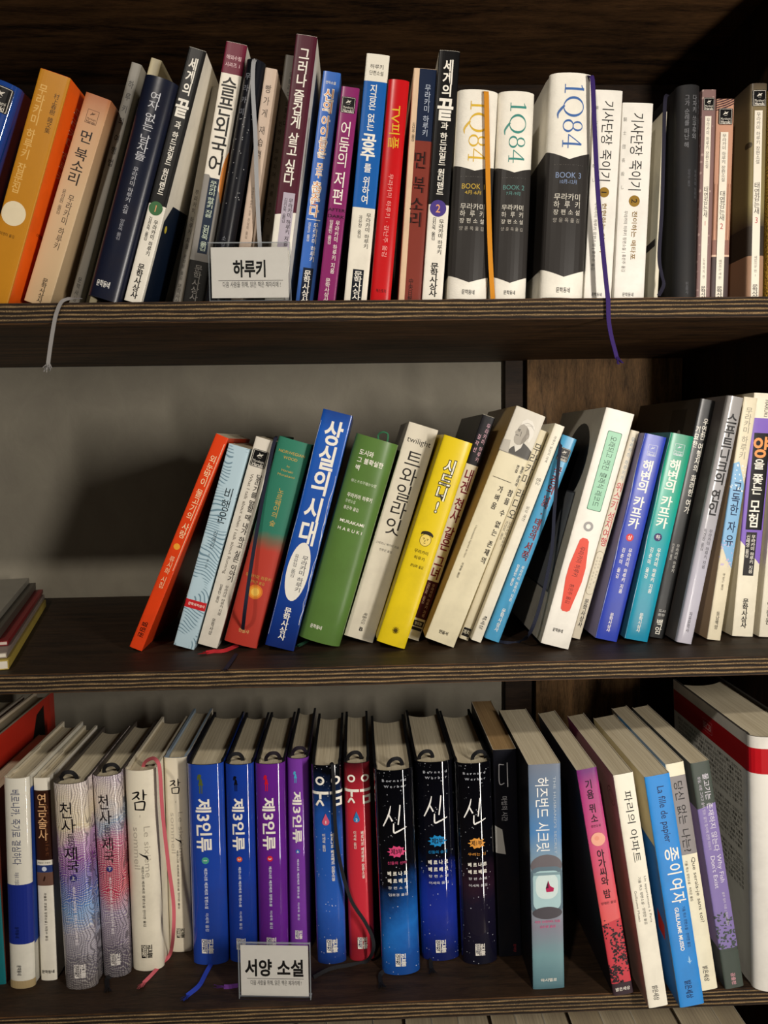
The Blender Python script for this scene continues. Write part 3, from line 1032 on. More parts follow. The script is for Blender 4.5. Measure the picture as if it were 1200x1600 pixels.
# marker ribbons
RIB = {
    '1j': [([(-0.0798, 0.0185, 0.3255), (-0.0816, 0.0145, 0.32), (-0.0827, 0.0145, 0.2998), (-0.0817, 0.0145, 0.2627), (-0.0817, 0.0145, 0.2253), (-0.0809, 0.0145, 0.1784), (-0.0796, 0.0145, 0.1509), (-0.0791, 0.0145, 0.1281)], 0.0035, '#9b9c9e')],
    '1d': [([(-0.2375, 0.02, 0.1283), (-0.2395, 0.004, 0.1254), (-0.2442, -0.0008, 0.123), (-0.2471, -0.0022, 0.1196), (-0.2507, -0.0022, 0.1117), (-0.2533, -0.0022, 0.1022), (-0.257, -0.002, 0.0853), (-0.26, -0.002, 0.0693)], 0.0032, '#8d8a88', 5)],
    '1t': [([(0.1142, 0.0148, 0.2968), (0.1147, 0.0078, 0.2943), (0.1149, 0.0058, 0.2903), (0.1154, 0.0058, 0.2591), (0.1163, 0.0058, 0.2117), (0.118, 0.0068, 0.1585), (0.1205, 0.0088, 0.1226)], 0.0042, '#c98318')],
    '1v': [([(0.2037, 0.0124, 0.3079), (0.2027, 0.0034, 0.3054), (0.2041, 0.0009, 0.2996), (0.206, 0.0004, 0.2621), (0.2093, 0.0004, 0.2096), (0.2136, 0.0004, 0.1671), (0.2165, -0.002, 0.1344), (0.2181, -0.0028, 0.118), (0.2188, -0.0028, 0.1018), (0.2213, -0.0025, 0.0883), (0.2244, -0.0022, 0.0774), (0.2268, -0.002, 0.0692)], 0.004, '#2f1a5c', 9)],
    '1z': [([(0.2755, 0.019, 0.2971), (0.2702, 0.011, 0.2873), (0.2682, 0.007, 0.2487), (0.2675, 0.007, 0.1954), (0.2659, 0.007, 0.1576), (0.2685, 0.007, 0.1413), (0.2703, 0.007, 0.133), (0.2648, 0.004, 0.1232)], 0.0032, '#1c1a2a')],
    '2c': [([(-0.0795, 0.0737, 0.0044), (-0.077, 0.0677, 0.0056), (-0.0807, 0.0647, -0.0071), (-0.0907, 0.0617, -0.0524), (-0.1017, 0.0537, -0.1124), (-0.1079, 0.0457, -0.1536), (-0.1183, 0.0779, -0.1976), (-0.1181, 0.0369, -0.1976), (-0.1196, -0.0036, -0.1976)], 0.0034, '#15182c', 3)],
    '2d': [([(-0.1209, 0.0781, -0.1976), (-0.1312, 0.058, -0.1976), (-0.1408, 0.0566, -0.1976), (-0.1473, 0.0527, -0.1976)], 0.004, '#b02028', 4)],
    '2f': [([(0.021, 0.0657, 0.0004), (0.0204, 0.0637, 0.0065), (0.0247, 0.0617, 0.0094), (0.0296, 0.0637, 0.007), (0.0289, 0.0657, -0.0009)], 0.0016, '#2f6a48'), ([(-0.0524, 0.0915, -0.1976), (-0.0556, 0.0819, -0.1976), (-0.061, 0.0703, -0.1976)], 0.003, '#1f4a34', 6)],
    '2m': [([(0.2025, 0.076, 0.0015), (0.1983, 0.07, 0.0027), (0.1921, 0.06, -0.0265), (0.1866, 0.052, -0.0688), (0.1827, 0.046, -0.1048), (0.1719, 0.036, -0.1456), (0.1602, 0.032, -0.178), (0.1563, 0.0648, -0.1976), (0.1421, 0.0637, -0.1976), (0.1306, 0.077, -0.1976)], 0.0032, '#14182a', 7)],
    '3e': [([(-0.2191, 0.0744, -0.3233), (-0.215, 0.0704, -0.3118), (-0.2051, 0.0624, -0.3041), (-0.1984, 0.0554, -0.3046), (-0.1957, 0.0529, -0.3138), (-0.1945, 0.0514, -0.3543), (-0.1908, 0.0504, -0.4058), (-0.1869, 0.0484, -0.444), (-0.187, 0.0444, -0.471), (-0.1986, 0.0726, -0.5135), (-0.2057, 0.0643, -0.5183), (-0.2108, 0.0497, -0.5183), (-0.2161, 0.0374, -0.5183)], 0.0034, '#c8606a', 8)],
    '3g': [([(-0.1554, 0.0615, -0.5183), (-0.158, 0.0486, -0.5183), (-0.1613, 0.0308, -0.5183), (-0.17, 0.0176, -0.5183)], 0.0042, '#2038a0', 10)],
    '3i': [([(-0.1236, 0.0287, -0.5183), (-0.132, 0.0275, -0.5183), (-0.1369, 0.0277, -0.5183)], 0.004, '#5a2a78', 11), ([(-0.0964, 0.0782, -0.3177), (-0.0964, 0.0762, -0.3127), (-0.0923, 0.0742, -0.3077), (-0.0863, 0.0752, -0.3078), (-0.0834, 0.0782, -0.3128), (-0.0834, 0.0802, -0.3178)], 0.0036, '#140a16')],
    '3k': [([(-0.0322, 0.0666, -0.319), (-0.0298, 0.0556, -0.3123), (-0.0288, 0.0536, -0.3251), (-0.0279, 0.0526, -0.3734), (-0.0236, 0.0506, -0.4118), (-0.0142, 0.0486, -0.4473), (-0.0008, 0.0466, -0.4697), (0.0065, 0.0466, -0.4867), (0.0069, 0.0466, -0.5001), (-0.0002, 0.0554, -0.5175), (-0.0175, 0.0519, -0.5183), (-0.0364, 0.0473, -0.5183), (-0.0516, 0.0363, -0.5183)], 0.0034, '#101014')],
    '3m': [([(0.0231, 0.0458, -0.5183), (0.0153, 0.0389, -0.5183), (0.0132, 0.0345, -0.5183), (0.0136, 0.0247, -0.5183)], 0.0042, '#0e0e12', 22), ([(0.0252, 0.0522, -0.3163), (0.025, 0.0502, -0.3113), (0.0289, 0.0482, -0.3062), (0.0349, 0.0492, -0.3061), (0.038, 0.0522, -0.311), (0.0382, 0.0542, -0.316)], 0.0036, '#0c0c10')],
    '3n': [([(0.0753, 0.0639, -0.5183), (0.0667, 0.0566, -0.5183), (0.0643, 0.052, -0.5183), (0.064, 0.0417, -0.5183)], 0.0042, '#0e0e14', 22), ([(0.0567, 0.0706, -0.3174), (0.0566, 0.0686, -0.3124), (0.0605, 0.0666, -0.3073), (0.0665, 0.0676, -0.3072), (0.0696, 0.0706, -0.3121), (0.0697, 0.0726, -0.3171)], 0.0036, '#0c0c10')],
    '3d': [([(-0.2472, 0.0545, -0.5183), (-0.2524, 0.0474, -0.5183), (-0.2529, 0.043, -0.5183), (-0.2491, 0.0331, -0.5183)], 0.0042, '#0f0d10', 22), ([(-0.2523, 0.0647, -0.3191), (-0.2523, 0.0627, -0.3141), (-0.2483, 0.0607, -0.3091), (-0.2423, 0.0617, -0.3091), (-0.2393, 0.0647, -0.3141), (-0.2393, 0.0667, -0.3191)], 0.0036, '#0d0b0d')],
    '3c': [([(-0.2875, 0.0492, -0.3189), (-0.2875, 0.0472, -0.3139), (-0.2836, 0.0452, -0.3088), (-0.2776, 0.0462, -0.3088), (-0.2745, 0.0492, -0.3138), (-0.2745, 0.0512, -0.3188)], 0.0036, '#0d0b0d')],
    '3h': [([(-0.1335, 0.0789, -0.3177), (-0.1335, 0.0769, -0.3127), (-0.1294, 0.0749, -0.3077), (-0.1234, 0.0759, -0.3078), (-0.1205, 0.0789, -0.3128), (-0.1205, 0.0809, -0.3178)], 0.0036, '#0c0c12')],
    '3j': [([(-0.0711, 0.0905, -0.3181), (-0.071, 0.0885, -0.3131), (-0.067, 0.0865, -0.3081), (-0.061, 0.0875, -0.3082), (-0.058, 0.0905, -0.3132), (-0.0581, 0.0925, -0.3182)], 0.0036, '#160c1c')],
    '3l': [([(-0.0146, 0.0737, -0.3178), (-0.0147, 0.0717, -0.3128), (-0.0107, 0.0697, -0.3077), (-0.0047, 0.0707, -0.3077), (-0.0017, 0.0737, -0.3127), (-0.0016, 0.0757, -0.3177)], 0.0036, '#0d0b0d')],
    '3o': [([(0.109, 0.0631, -0.3162), (0.1089, 0.0611, -0.3112), (0.1127, 0.0591, -0.3061), (0.1187, 0.0601, -0.3059), (0.1218, 0.0631, -0.3108), (0.122, 0.0651, -0.3158)], 0.0036, '#0c0c10')],
}

SIGNS = [
    ('clear card holder with heavy black Korean lettering, standing before the top shelf books', (-0.1211, .0035, 0.1213, 0, -.03), 0.0652, .0425, '하루키', .44, .215, .43),
    ('clear card holder with heavy black Korean lettering, standing before the purple hardcovers', (-0.1180, 0.0130, -0.5193, -0.078, -.04), 0.0638, 0.0487, '서양 소설', .88, .25, .45),
]
SIGN_TEXT = [('하루키', 32), ('서양 소설', 32), ('다음 사람을 위해, 읽은 책은 제자리에 !', 4)]

# ------------------------------------------------------------------ the books, shelf by shelf
TOP, MID, LOW = 'books on the top shelf', 'books on the middle shelf', 'books on the lower shelf'
WH, BK, INK = '#f1ece0', '#0c0b0b', '#1b1918'
PUB, PUB2 = '문학사상사', '문학동네'
AU = '무라카미 하루키'
BOOKS = []


def bk(key, kind, label, cover, prints=None, **kw):
    BOOKS.append((key, kind, label, cover, prints, kw))


# ---- top shelf
def pr(i):
    i.badge(.5, .075, .75)
    i.S('스푸트니크', .45, .16, .45, .4, '#c9d2e4')
bk('1a', 'h', 'dark blue book with black square emblem, cut off by the frame beside the orange book', '#20448f:gloss', pr)


def pr(i):
    i.B(-.02, 1.0, 0, 1, '#c2831c')
    i.S(AU + ' 잡문집', .27, .06, .53, .30, '#e3b565', 10)
    i.S('村上春樹 雜文集', .74, .08, .25, .17, '#3a2408')
    i.C(.42, .615, .40, '#e8d9b8')
    i.H('이영미 옮김', .4, .71, .5, .11, '#3a2408')
    i.S(AU, 2.2, .07, .40, .85, '#fff1dc')
    i.H('이영미 옮김', 2.2, .66, 1.2, .13, '#4a1c04')
bk('1b', 'p', 'amber-spined book with bright orange cover and a pale disc low on the spine', '#f8671a:semi', pr)


def pr(i):
    i.ghost_badge(.5, .10, .5, '#5a3a24')
    i.S('먼 북소리', .5, .165, .42, .52, '#1d1512', 8)
    i.S(AU, .62, .465, .73, .25, '#3a2a20')
    i.S('윤성원 옮김', .30, .45, .57, .16, '#3a2a20')
    i.S(PUB, .58, .87, .99, .22, '#1d1512', 10)
bk('1c', 'p', 'faded tan paperback with black brush title, leaning on the amber and orange book', ('grad', [(0, '#a9683f'), (.12, '#c69a72'), (.5, '#cdb08a'), (1, '#c6ab84')], .45), pr, edge='#d8cbb0')


def pr(i):
    i.S('하루키의 여행법', .5, .06, .42, .55, '#26221e', 8)
    i.S('문학사상사', .5, .86, .99, .4, '#26221e')
bk('1d', 'p', 'thin grey paperback standing recessed between the tan and the navy book', '#8f8b82', pr)


def pr(i):
    i.S('무라카미 하루키', .5, .06, .5, .6, '#3a342a')
bk('1e', 'p', 'cream-topped thin book mostly hidden behind the navy rounded book', '#cbbf9c', pr)


def pr(i):
    i.S('여자 없는 남자들', .52, .065, .37, .34, '#cfd0d6')
    i.S(AU + ' 소설', .5, .40, .61, .17, '#b9bac2')
    i.S('양윤옥 옮김', .5, .635, .73, .14, '#9a9ba4')
    i.H(PUB2, .42, .935, .42, .19, '#e8e6e0', 15)
bk('1f', 'h', 'navy blue rounded hardcover with white handwritten title on the top shelf', '#151a2c:semi', pr)


def world_end(num, disc, i):
    i.B(-.02, 1.02, -.0, .61, '#0b0a0b')
    i.S('세계의', .5, .035, .18, .52, WH, 22)
    i.S('끝', .48, .185, .275, .80, WH, 30)
    i.S('과', .5, .28, .31, .36, WH, 15)
    i.S('하드보일드 원더랜드', .5, .322, .572, .36, WH, 18)
    i.C(.47, .625, .40, disc)
    i.H(num, .47, .625, .24, .50, '#e0a070', 10)
    i.S(AU, .68, .668, .81, .25, INK, 10)
    i.S('김진욱 옮김', .33, .66, .755, .20, INK, 5)
    i.S(PUB, .5, .845, .985, .40, INK, 22)


def pr(i):
    world_end('1', '#3c6b40', i)
    i.P([(1.25, .66), (2.2, .58), (5.5, .55), (5.5, 1), (1.25, 1)], '#0f1a2c')
    i.C(1.9, .68, .22, '#c9b640')
bk('1g', 'p', 'black-and-white paperback with orange 1 in a green disc', '#e9e3d5', pr)


def pr(i):
    i.S(AU + ' 지음', .5, .45, .72, .45, '#2a2724')
    i.S('윤성원 옮김', .5, .74, .86, .35, '#2a2724')
    i.S(PUB, .5, .875, .99, .5, '#2a2724')
bk('1h', 'p', 'slim pale grey paperback squeezed behind the wine-topped white paperback', '#b4afa6', pr)


def pr(i):
    i.B(-.02, 1.02, 0, .116, '#6d1732')
    i.H('해외수필', .5, .056, .74, .21, '#e9c9cc', 5)
    i.H('시리즈 1', .5, .083, .74, .21, '#e9c9cc', 5)
    i.P([(-.02, .50), (.25, .50), (1.02, .575), (1.02, 1), (-.02, 1)], '#8f8b86')
    i.S('슬픈외국어', .48, .128, .495, .78, '#141210', 12)
    i.B(.30, .78, .51, .80, '#15263c')
    i.S(AU + ' 지음', .54, .52, .66, .34, '#cfdcc8', 8)
    i.S('김진욱 옮김', .54, .69, .79, .34, '#cfdcc8', 8)
    i.B(-.02, 1.02, .83, 1, '#1a1917')
    i.S(PUB, .5, .845, .985, .40, '#8f8b86', 10)
    i.C(1.6, .50, .8, '#e08a3c', 1.9)
bk('1i', 'p', 'white paperback with wine-red top band and huge black title', '#ece5d7', pr)


def pr(i):
    rd = random.Random(4)
    for k in range(26):
        i.C(rd.uniform(.12, .9), rd.uniform(.2, .62), .018, '#c9c9c9')
    i.S('무라카미', .3, .05, .24, .26, '#7c7f88')
    i.S('소설선', .5, .72, .8, .2, '#7c7f88')
bk('1j', 'h', 'black hardcover speckled with tiny white dots and a silver ribbon', '#14161d:semi', pr)


def pr(i):
    i.S('빵가게 재습격', .5, .06, .385, .52, '#3a2f28')
    i.S('무라카미 하루키 소설', .5, .50, .62, .2, '#5a4c42')
    i.S('권남희 옮김', .5, .63, .72, .22, '#5a4c42')
bk('1k', 'p', 'pinkish beige thin paperback beside the dotted black hardcover', '#cbb5a2', pr)


def pr(i):
    i.S('오블라디 오블라다,', .7, .06, .30, .32, '#15120e', 8)
    i.S('인생은 브래지어 위를 흐른다', .35, .25, .66, .32, '#15120e', 8)
    i.S(AU, .5, .70, .82, .3, '#15120e')
bk('1l', 'p', 'shadowed grey-brown paperback tucked beside the tall wine-red paperback', '#5b5449', pr)


def pr(i):
    i.P([(-.02, 0), (1.02, 0), (1.02, .655), (-.02, .672)], '#4d1528')
    i.S('그러나', .5, .045, .19, .52, WH, 15)
    i.S('즐겁게', .48, .20, .345, .52, WH, 15)
    i.S('살고', .46, .36, .45, .52, WH, 15)
    i.S('싶다', .46, .46, .56, .52, WH, 15)
    i.B(.30, .86, .585, .80, '#b7adbb')
    i.S(AU + ' 지음', .70, .605, .785, .22, INK, 10)
    i.S('김진욱 옮김', .45, .605, .70, .18, INK, 5)
    i.K(1.9, .42, 1.2, [[(-.5, .9, .06), (-.2, .2, .09), (-.5, -.6, .05)], [(.1, .7, .05), (.3, -.2, .09), (.1, -.9, .05)]], '#2a2a32', 'panel', 4)
bk('1m', 'p', 'tallest top-shelf paperback, wine-red spine with white block title', '#ece7da', pr)


def pr(i):
    i.H('연작소설', .5, .046, .6, .17, '#ece4cc', 8)
    for c, b in (('#f6f0e4', 55), ('#d9843a', 0)):
        i.S('신의', .5, .072, .175, .62, c, b)
        i.S('아이들은', .47, .185, .365, .50, c, b)
        i.S('모두', .45, .385, .45, .40, c, b)
        i.S('춤춘다', .42, .465, .62, .56, c, b)
    i.B(.1, .85, .628, .631, WH)
    i.S(AU, .64, .642, .81, .30, WH, 8)
    i.S('김유곤 옮김', .28, .642, .725, .18, WH)
    i.B(.22, .80, .838, 1, '#101a2e')
    i.S(PUB, .5, .848, .992, .42, WH, 15)
bk('1n', 'p', 'cornflower blue paperback with orange-and-white outlined title', '#3a68b8:semi', pr)


def pr(i):
    i.badge(.48, .082, .78)
    i.S('어둠의', .5, .155, .37, .62, WH, 3)
    i.S('저편', .48, .385, .545, .66, WH, 6)
    i.H('AFTER', .5, .567, .95, .22, '#240a1c', 12)
    i.H('DARK', .5, .597, .95, .22, '#240a1c', 12)
    i.S(AU + ' 지음', .64, .615, .865, .25, WH, 5)
    i.S('임홍빈 옮김', .28, .615, .73, .22, WH, 3)
    i.S(PUB, .46, .888, 1.0, .28, WH, 5)
bk('1o', 'p', 'magenta paperback with black square emblem and thin white title', '#862765:semi', pr, front='#3a1a3a')


def pr(i):
    i.B(-.02, 1.02, .108, .615, '#0f5cab')
    i.H('하루키', .5, .05, .6, .19, '#3a3630', 5)
    i.H('단편소설', .5, .075, .62, .19, '#3a3630', 5)
    i.S('지금은 없는', .45, .12, .305, .33, WH, 15)
    i.S('공주', .45, .315, .425, .66, WH, 30)
    i.S('를 위하여', .5, .435, .60, .33, WH, 12)
    i.S(AU, .74, .635, .78, .22, INK, 5)
    i.S('유유정 옮김', .40, .645, .74, .18, INK)
    i.B(.28, .76, .868, 1, '#0c121c')
    i.S(PUB, .52, .874, .995, .38, WH, 12)
bk('1p', 'p', 'cream paperback with wide royal blue panel, between magenta and red books', '#e6e0d0', pr)


def pr(i):
    i.R('TV피플', .48, .115, .31, .52, '#dcb22c', 5)
    i.R(AU + ' · 김난주 옮김', .5, .42, .80, .24, '#eba7a0')
    i.H('북스토리', .5, .955, .5, .17, '#1c0a0a', 12)
bk('1q', 'h', 'bright red book with yellow sideways title on the top shelf', '#c2141a:semi', pr, e=.003, depth=.125)


def pr(i):
    i.B(.26, 1.02, 0, .305, '#15223c')
    i.B(.26, 1.02, .305, 1, '#7d3327')
    i.S(AU, .66, .065, .285, .27, '#b9c2d2')
    i.S('김난주 옮김', .16, .23, .31, .14, INK)
    for du, c in ((.05, '#5a1c14'), (0, '#15100e')):
        i.S('먼', .52 + du, .345, .43, .56, c, 8)
        i.S('북', .54 + du, .455, .53, .52, c, 8)
        i.S('소리', .50 + du, .545, .675, .60, c, 8)
    i.S('中央日報', .48, .90, 1.0, .20, '#15100e', 8)
bk('1r', 'p', 'rust-red old paperback with cream strip and navy top', '#dcbd9c', pr)


def pr(i):
    world_end('2', '#4a3a84', i)
bk('1s', 'p', 'black-and-white paperback with orange 2 in a purple disc', '#e9e3d5', pr)


def q84(i, num, months, c, c2, v1, v2, v3, v4, vt0, vt1, vb, half):
    i.P([(-4.2, v1), (0, v1), (.5, v2), (1, v1), (5.2, v1), (5.2, v3), (1, v3), (.5, v4), (0, v3), (-4.2, v3)], '#302d2b')
    i.R(S1 + SQ + S8 + S4, .54, vt0, vt1, .56, c)
    k = vb
    i.H('- · -- · - - · -- · - · -', .5, k - .046, .66, .035, '#a09a90')
    i.H('BOOK ' + num, .5, k, .60, .165, c2)
    i.H(months, .5, k + .03, .42, .10, c2)
    for t_, dv, sz, b in (('무라카미', .098, .155, 0), ('하  루  키', .132, .155, 0), ('장 편 소 설', .166, .12, 0), ('양 윤 옥 옮 김', .202, .10, 0)):
        i.H(t_, .5, k + dv, .62, sz, '#d9d3c6' if dv < .2 else '#a8a298', b)
    i.H(PUB2, .5, .965, .33, .115, '#23201d', 15)


def pr(i):
    q84(i, '1', '4月-6月', '#d9b23a', '#c7a63c', .355, .382, .885, .918, .045, .345, .455, 0)
bk('1t', 'h', 'white and charcoal chevron hardcover with gold figures and an orange ribbon', '#ece7da:leather', pr, edge='#ece7da')


def pr(i):
    q84(i, '2', '7月-9月', '#3f8a80', '#5a8a84', .358, .385, .885, .918, .045, .345, .455, 0)
bk('1u', 'h', 'white and charcoal chevron hardcover with green figures', '#ece7da:leather', pr, edge='#ece7da')


def pr(i):
    q84(i, '3', '10月-12月', '#456aa6', '#8193b4', .342, .378, .87, .905, .04, .335, .448, 0)
bk('1v', 'h', 'largest white and charcoal chevron hardcover, with blue figures and a purple ribbon', '#ece7da:leather', pr, edge='#ece7da')


def knight(i, num, sub, vt1, vc, vs):
    i.R('기사단장 죽이기', .50, .048, vt1, .42, '#24211f', 3)
    i.S('騎士団長殺し', .10, .05, .46, .10, '#6a665f')
    i.C(.52, vc, .18, '#8f6d1e')
    i.R(num, .52, vc - .012, vc + .012, .24, '#241a08', 8)
    i.R(sub, .55, vc + .05, vs, .17, '#80621c', 15)
    i.R(AU + ' 장편소설 | 홍은주 옮김', .26, vc + .05, .86, .12, '#4a4640')
    i.H(PUB2, .45, .975, .38, .12, '#23201d', 15)


def pr(i):
    knight(i, '1', '현현하는 이데아', .435, .482, .775)
bk('1w', 'p', 'white paperback with 1 in a gold disc, under the purple ribbon', '#e9e5dc', pr)


def pr(i):
    knight(i, '2', '전이하는 메타포', .447, .494, .795)
    i.P([(1.0, .3), (1.02, .3), (1.5, .36), (1.5, 1), (1.0, .98)], '#7d8a8c')
bk('1x', 'p', 'white paperback with 2 in a gold disc', '#e9e5dc', pr)


def pr(i):
    i.P([(-.5, .66), (-.5, .70), (-20, .74), (-20, .70)], '#1c1a18')
bk('1y', 'p', 'thin cream paperback slotted beside the rounded black hardcover', '#d9d2bc', pr)


def pr(i):
    i.S('색채가 없는', .93, .06, .20, .16, '#4e4e52')
    i.S('다자키 쓰쿠루와', .70, .045, .25, .20, '#808084')
    i.S('그가 순례를 떠난 해', .38, .045, .29, .20, '#808084')
    i.S(AU, .8, .39, .53, .12, '#55555a')
    i.S('양억관 옮김', .5, .39, .47, .12, '#55555a')
    i.S('민음사', .5, .92, .98, .13, '#55555a')
bk('1z', 'h', 'rounded black hardcover with faint grey lettering on the top shelf', '#1b1b1d:matte', pr)


def bird(i, num, sub, vb, vs):
    i.badge(.5, vb, .78)
    i.B(.24, .68, vs, 1, '#e8e0d0')
    i.S(AU + ' 장편소설', .46, vs + .008, vs + .245, .24, '#2a2624')
    i.S('태엽감는새', .46, .455, .605, .34, '#2a2624', 3)
    i.H(num, .46, .632, .20, .42, '#b0343c')
    i.S(sub, .46, .80, .90, .18, '#4a4440')
    i.S('문학사상', .46, .935, 1.0, .34, '#1d1a18', 15)


def pr(i):
    bird(i, '1', '도둑까치 편', .068, .125)
bk('1A', 'p', 'mauve dotted paperback with small red 1 on its white strip', ('dots', '#7d625f', '#a88f88'), pr)


def pr(i):
    i.B(-.02, 1.02, .70, .78, '#8a6358')
    i.B(-.02, 1.02, .78, 1, '#4b3d3c')
    i.B(-.02, 1.02, .775, .785, '#d9b8a0')
    for k in range(5):
        i.K(.5, .03, 1.0, [[(-1, -.7 + .32 * k, .05), (0, -.35 + .32 * k, .07), (1, .25 + .32 * k, .05)]], '#4a3236', 'panel', .8)
    for k in range(7):
        i.B(.03 + .15 * k, .05 + .15 * k, .42, .70, '#8f6450')
    bird(i, '2', '예언하는 새 편', .088, .165)
bk('1B', 'p', 'salmon pink paperback with small red 2 on its white strip', '#bf8f76', pr, front='#8a5a32')


def pr(i):
    i.C(.0, .28, .16, '#4a4030')
    i.B(-4, 1.02, .66, .80, '#37302a')
    i.B(-4, 1.02, .80, 1, '#9c7a62')
    bird(i, '3', '새잡이꾼 편 1', .068, .125)
bk('1C', 'p', 'olive-brown thick paperback with small red 3 on its white strip', ('grad', [(0, '#4f4438'), (.1, '#7a6c50'), (.55, '#857952'), (.66, '#4a4034'), (1, '#7a5f50')], .3), pr, e=.006)
bk('1D', 'h', 'gold woven-cloth book at the very edge of the top shelf', ('gold',), None)


# ---- middle shelf
def pr(i):
    i.S('외눈박이 물고기의 사랑', .52, .09, .475, .52, '#f6dcae', 3)
    i.B(.86, .90, .03, .62, '#f0c8a8')
    i.C(.48, .515, .24, '#eda236')
    i.S('류시화 시집', .50, .56, .71, .42, '#e8c79c')
    i.R('열림원', .46, .87, .945, .42, '#23120c', 12)
bk('2a', 'p', 'slim orange-red poetry paperback, first in the leaning row', '#dd4219:semi', pr, back='#7a2412')


def pr(i):
    i.S('비행운', .62, .20, .375, .46, '#1f2a30', 2)
    i.S('김애란', .52, .415, .505, .22, '#2a3a44')
    i.S('소 설 집', .50, .525, .60, .12, '#2a3a44')
    i.B(.0, 1.02, .765, .806, '#c5262b')
    i.H('문학과지성사', .55, .785, .80, .14, '#f4ece0', 12)
bk('2b', 'p', 'pale blue paperback with wavy line drawing and a red band', ('waves', '#b5cdd8', '#42697d'), pr, back='#4c2027')


def pr(i):
    i.badge(.46, .095, .78)
    i.S('달리기를 말할 때 내가 하고 싶은 이야기', .70, .165, .68, .30, '#151312', 15)
    i.R('What I talk about when I talk about Running', .34, .17, .65, .20, '#5d564c')
    i.S(AU + ' 지음', .64, .70, .845, .18, '#26221e', 5)
    i.S('임홍빈 옮김', .36, .70, .79, .16, '#26221e', 5)
    i.S('문학사상', .46, .865, .945, .18, '#26221e', 8)
bk('2c', 'p', 'off-white paperback with black emblem on top, a navy ribbon along it', '#dcd5c7', pr)


def pr(i):
    g = '#c8a552'
    i.H('NORWEGIAN', .5, .062, .80, .11, g, 5)
    i.H('WOOD', .5, .088, .42, .11, g, 5)
    i.H('by', .5, .125, .10, .08, g)
    i.H('Haruki', .5, .147, .36, .09, g)
    i.H('Murakami', .5, .169, .52, .09, g)
    i.S('노르웨이의 숲', .48, .23, .415, .19, g, 3)
    i.C(.52, .735, .22, '#d97a30')
    i.C(.52, .735, .17, '#e89a38')
    i.C(.52, .735, .12, '#f2c058')
    i.H(AU, .5, .665, .78, .12, g)
    i.H('양억관 옮김', .5, .69, .46, .095, g)
    i.H('민음사', .5, .93, .32, .12, '#d8b878', 5)
bk('2d', 'h', 'green cloth book fading to red with a small yellow sun', ('grad', [(0, '#2f7a62'), (.44, '#2c7560'), (.49, '#7a5a46'), (.54, '#b23a2c'), (1, '#b03528')], .5), pr, e=.004)


def pr(i):
    i.S('상실의', .52, .035, .345, .62, WH, 25)
    i.S('시대', .50, .355, .555, .62, WH, 25)
    i.C(.48, .672, .37, '#e9e5da', 1.02)
    i.S(AU, .62, .60, .755, .22, '#1c2030', 5)
    i.S('유유정 옮김', .33, .60, .70, .16, '#1c2030')
    i.S(PUB, .48, .825, .965, .25, WH, 18)
    rd = random.Random(7)
    i.K(.95, .57, .06, [[(rd.uniform(-1, 1), 1 - k * .1, rd.uniform(.1, .5)) for k in range(21)]], '#d9dce2', 'panel', 5.2)
    i.K(.02, .5, .04, [[(rd.uniform(-1, 1), 1 - k * .2, rd.uniform(.05, .4)) for k in range(11)]], '#b9c2d8', 'panel', 7.4)
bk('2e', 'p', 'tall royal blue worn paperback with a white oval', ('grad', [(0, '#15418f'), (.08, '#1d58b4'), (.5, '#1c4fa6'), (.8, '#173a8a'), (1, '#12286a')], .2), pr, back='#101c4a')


def pr(i):
    i.H('도시와', .18, .078, .34, .13, WH, 15, True)
    i.H('그 불확실한', .18, .115, .62, .13, WH, 15, True)
    i.H('벽', .18, .152, .12, .13, WH, 15, True)
    i.H('街とその不確かな壁', .18, .215, .60, .075, '#d5ddc4', 0, True)
    i.H(AU, .18, .285, .60, .105, WH, 10, True)
    i.H('장편소설', .18, .313, .24, .08, '#d5ddc4', 0, True)
    i.H('홍은주 옮김', .18, .345, .36, .085, WH, 3, True)
    i.H('MURAKAMI', .18, .408, .58, .095, WH, 8, True)
    i.H('H A R U K I', .18, .445, .58, .095, WH, 8, True)
    i.H(PUB2, .34, .93, .28, .095, WH, 15)
bk('2f', 'h', 'wide moss-green rounded hardcover with small white lettering', '#57793a:semi', pr, e=.009)


def pr(i):
    i.H('twilight', .5, .072, .80, .24, '#2a2622')
    i.S('트와일라잇', .50, .115, .505, .58, '#2a2622', 3)
    i.H('스테프니 메이어 지음', .5, .552, .80, .085, '#2a2622')
    i.H('변용란 옮김', .5, .58, .44, .085, '#2a2622')
    i.R('북폴리오', .48, .875, .93, .14, '#2a2622', 5)
    i.H('B', .48, .952, .13, .17, '#151312', 25)
bk('2g', 'p', 'cream paperback with thin black title, shaded by the yellow book', '#d9d1be', pr, back='#9a9484')


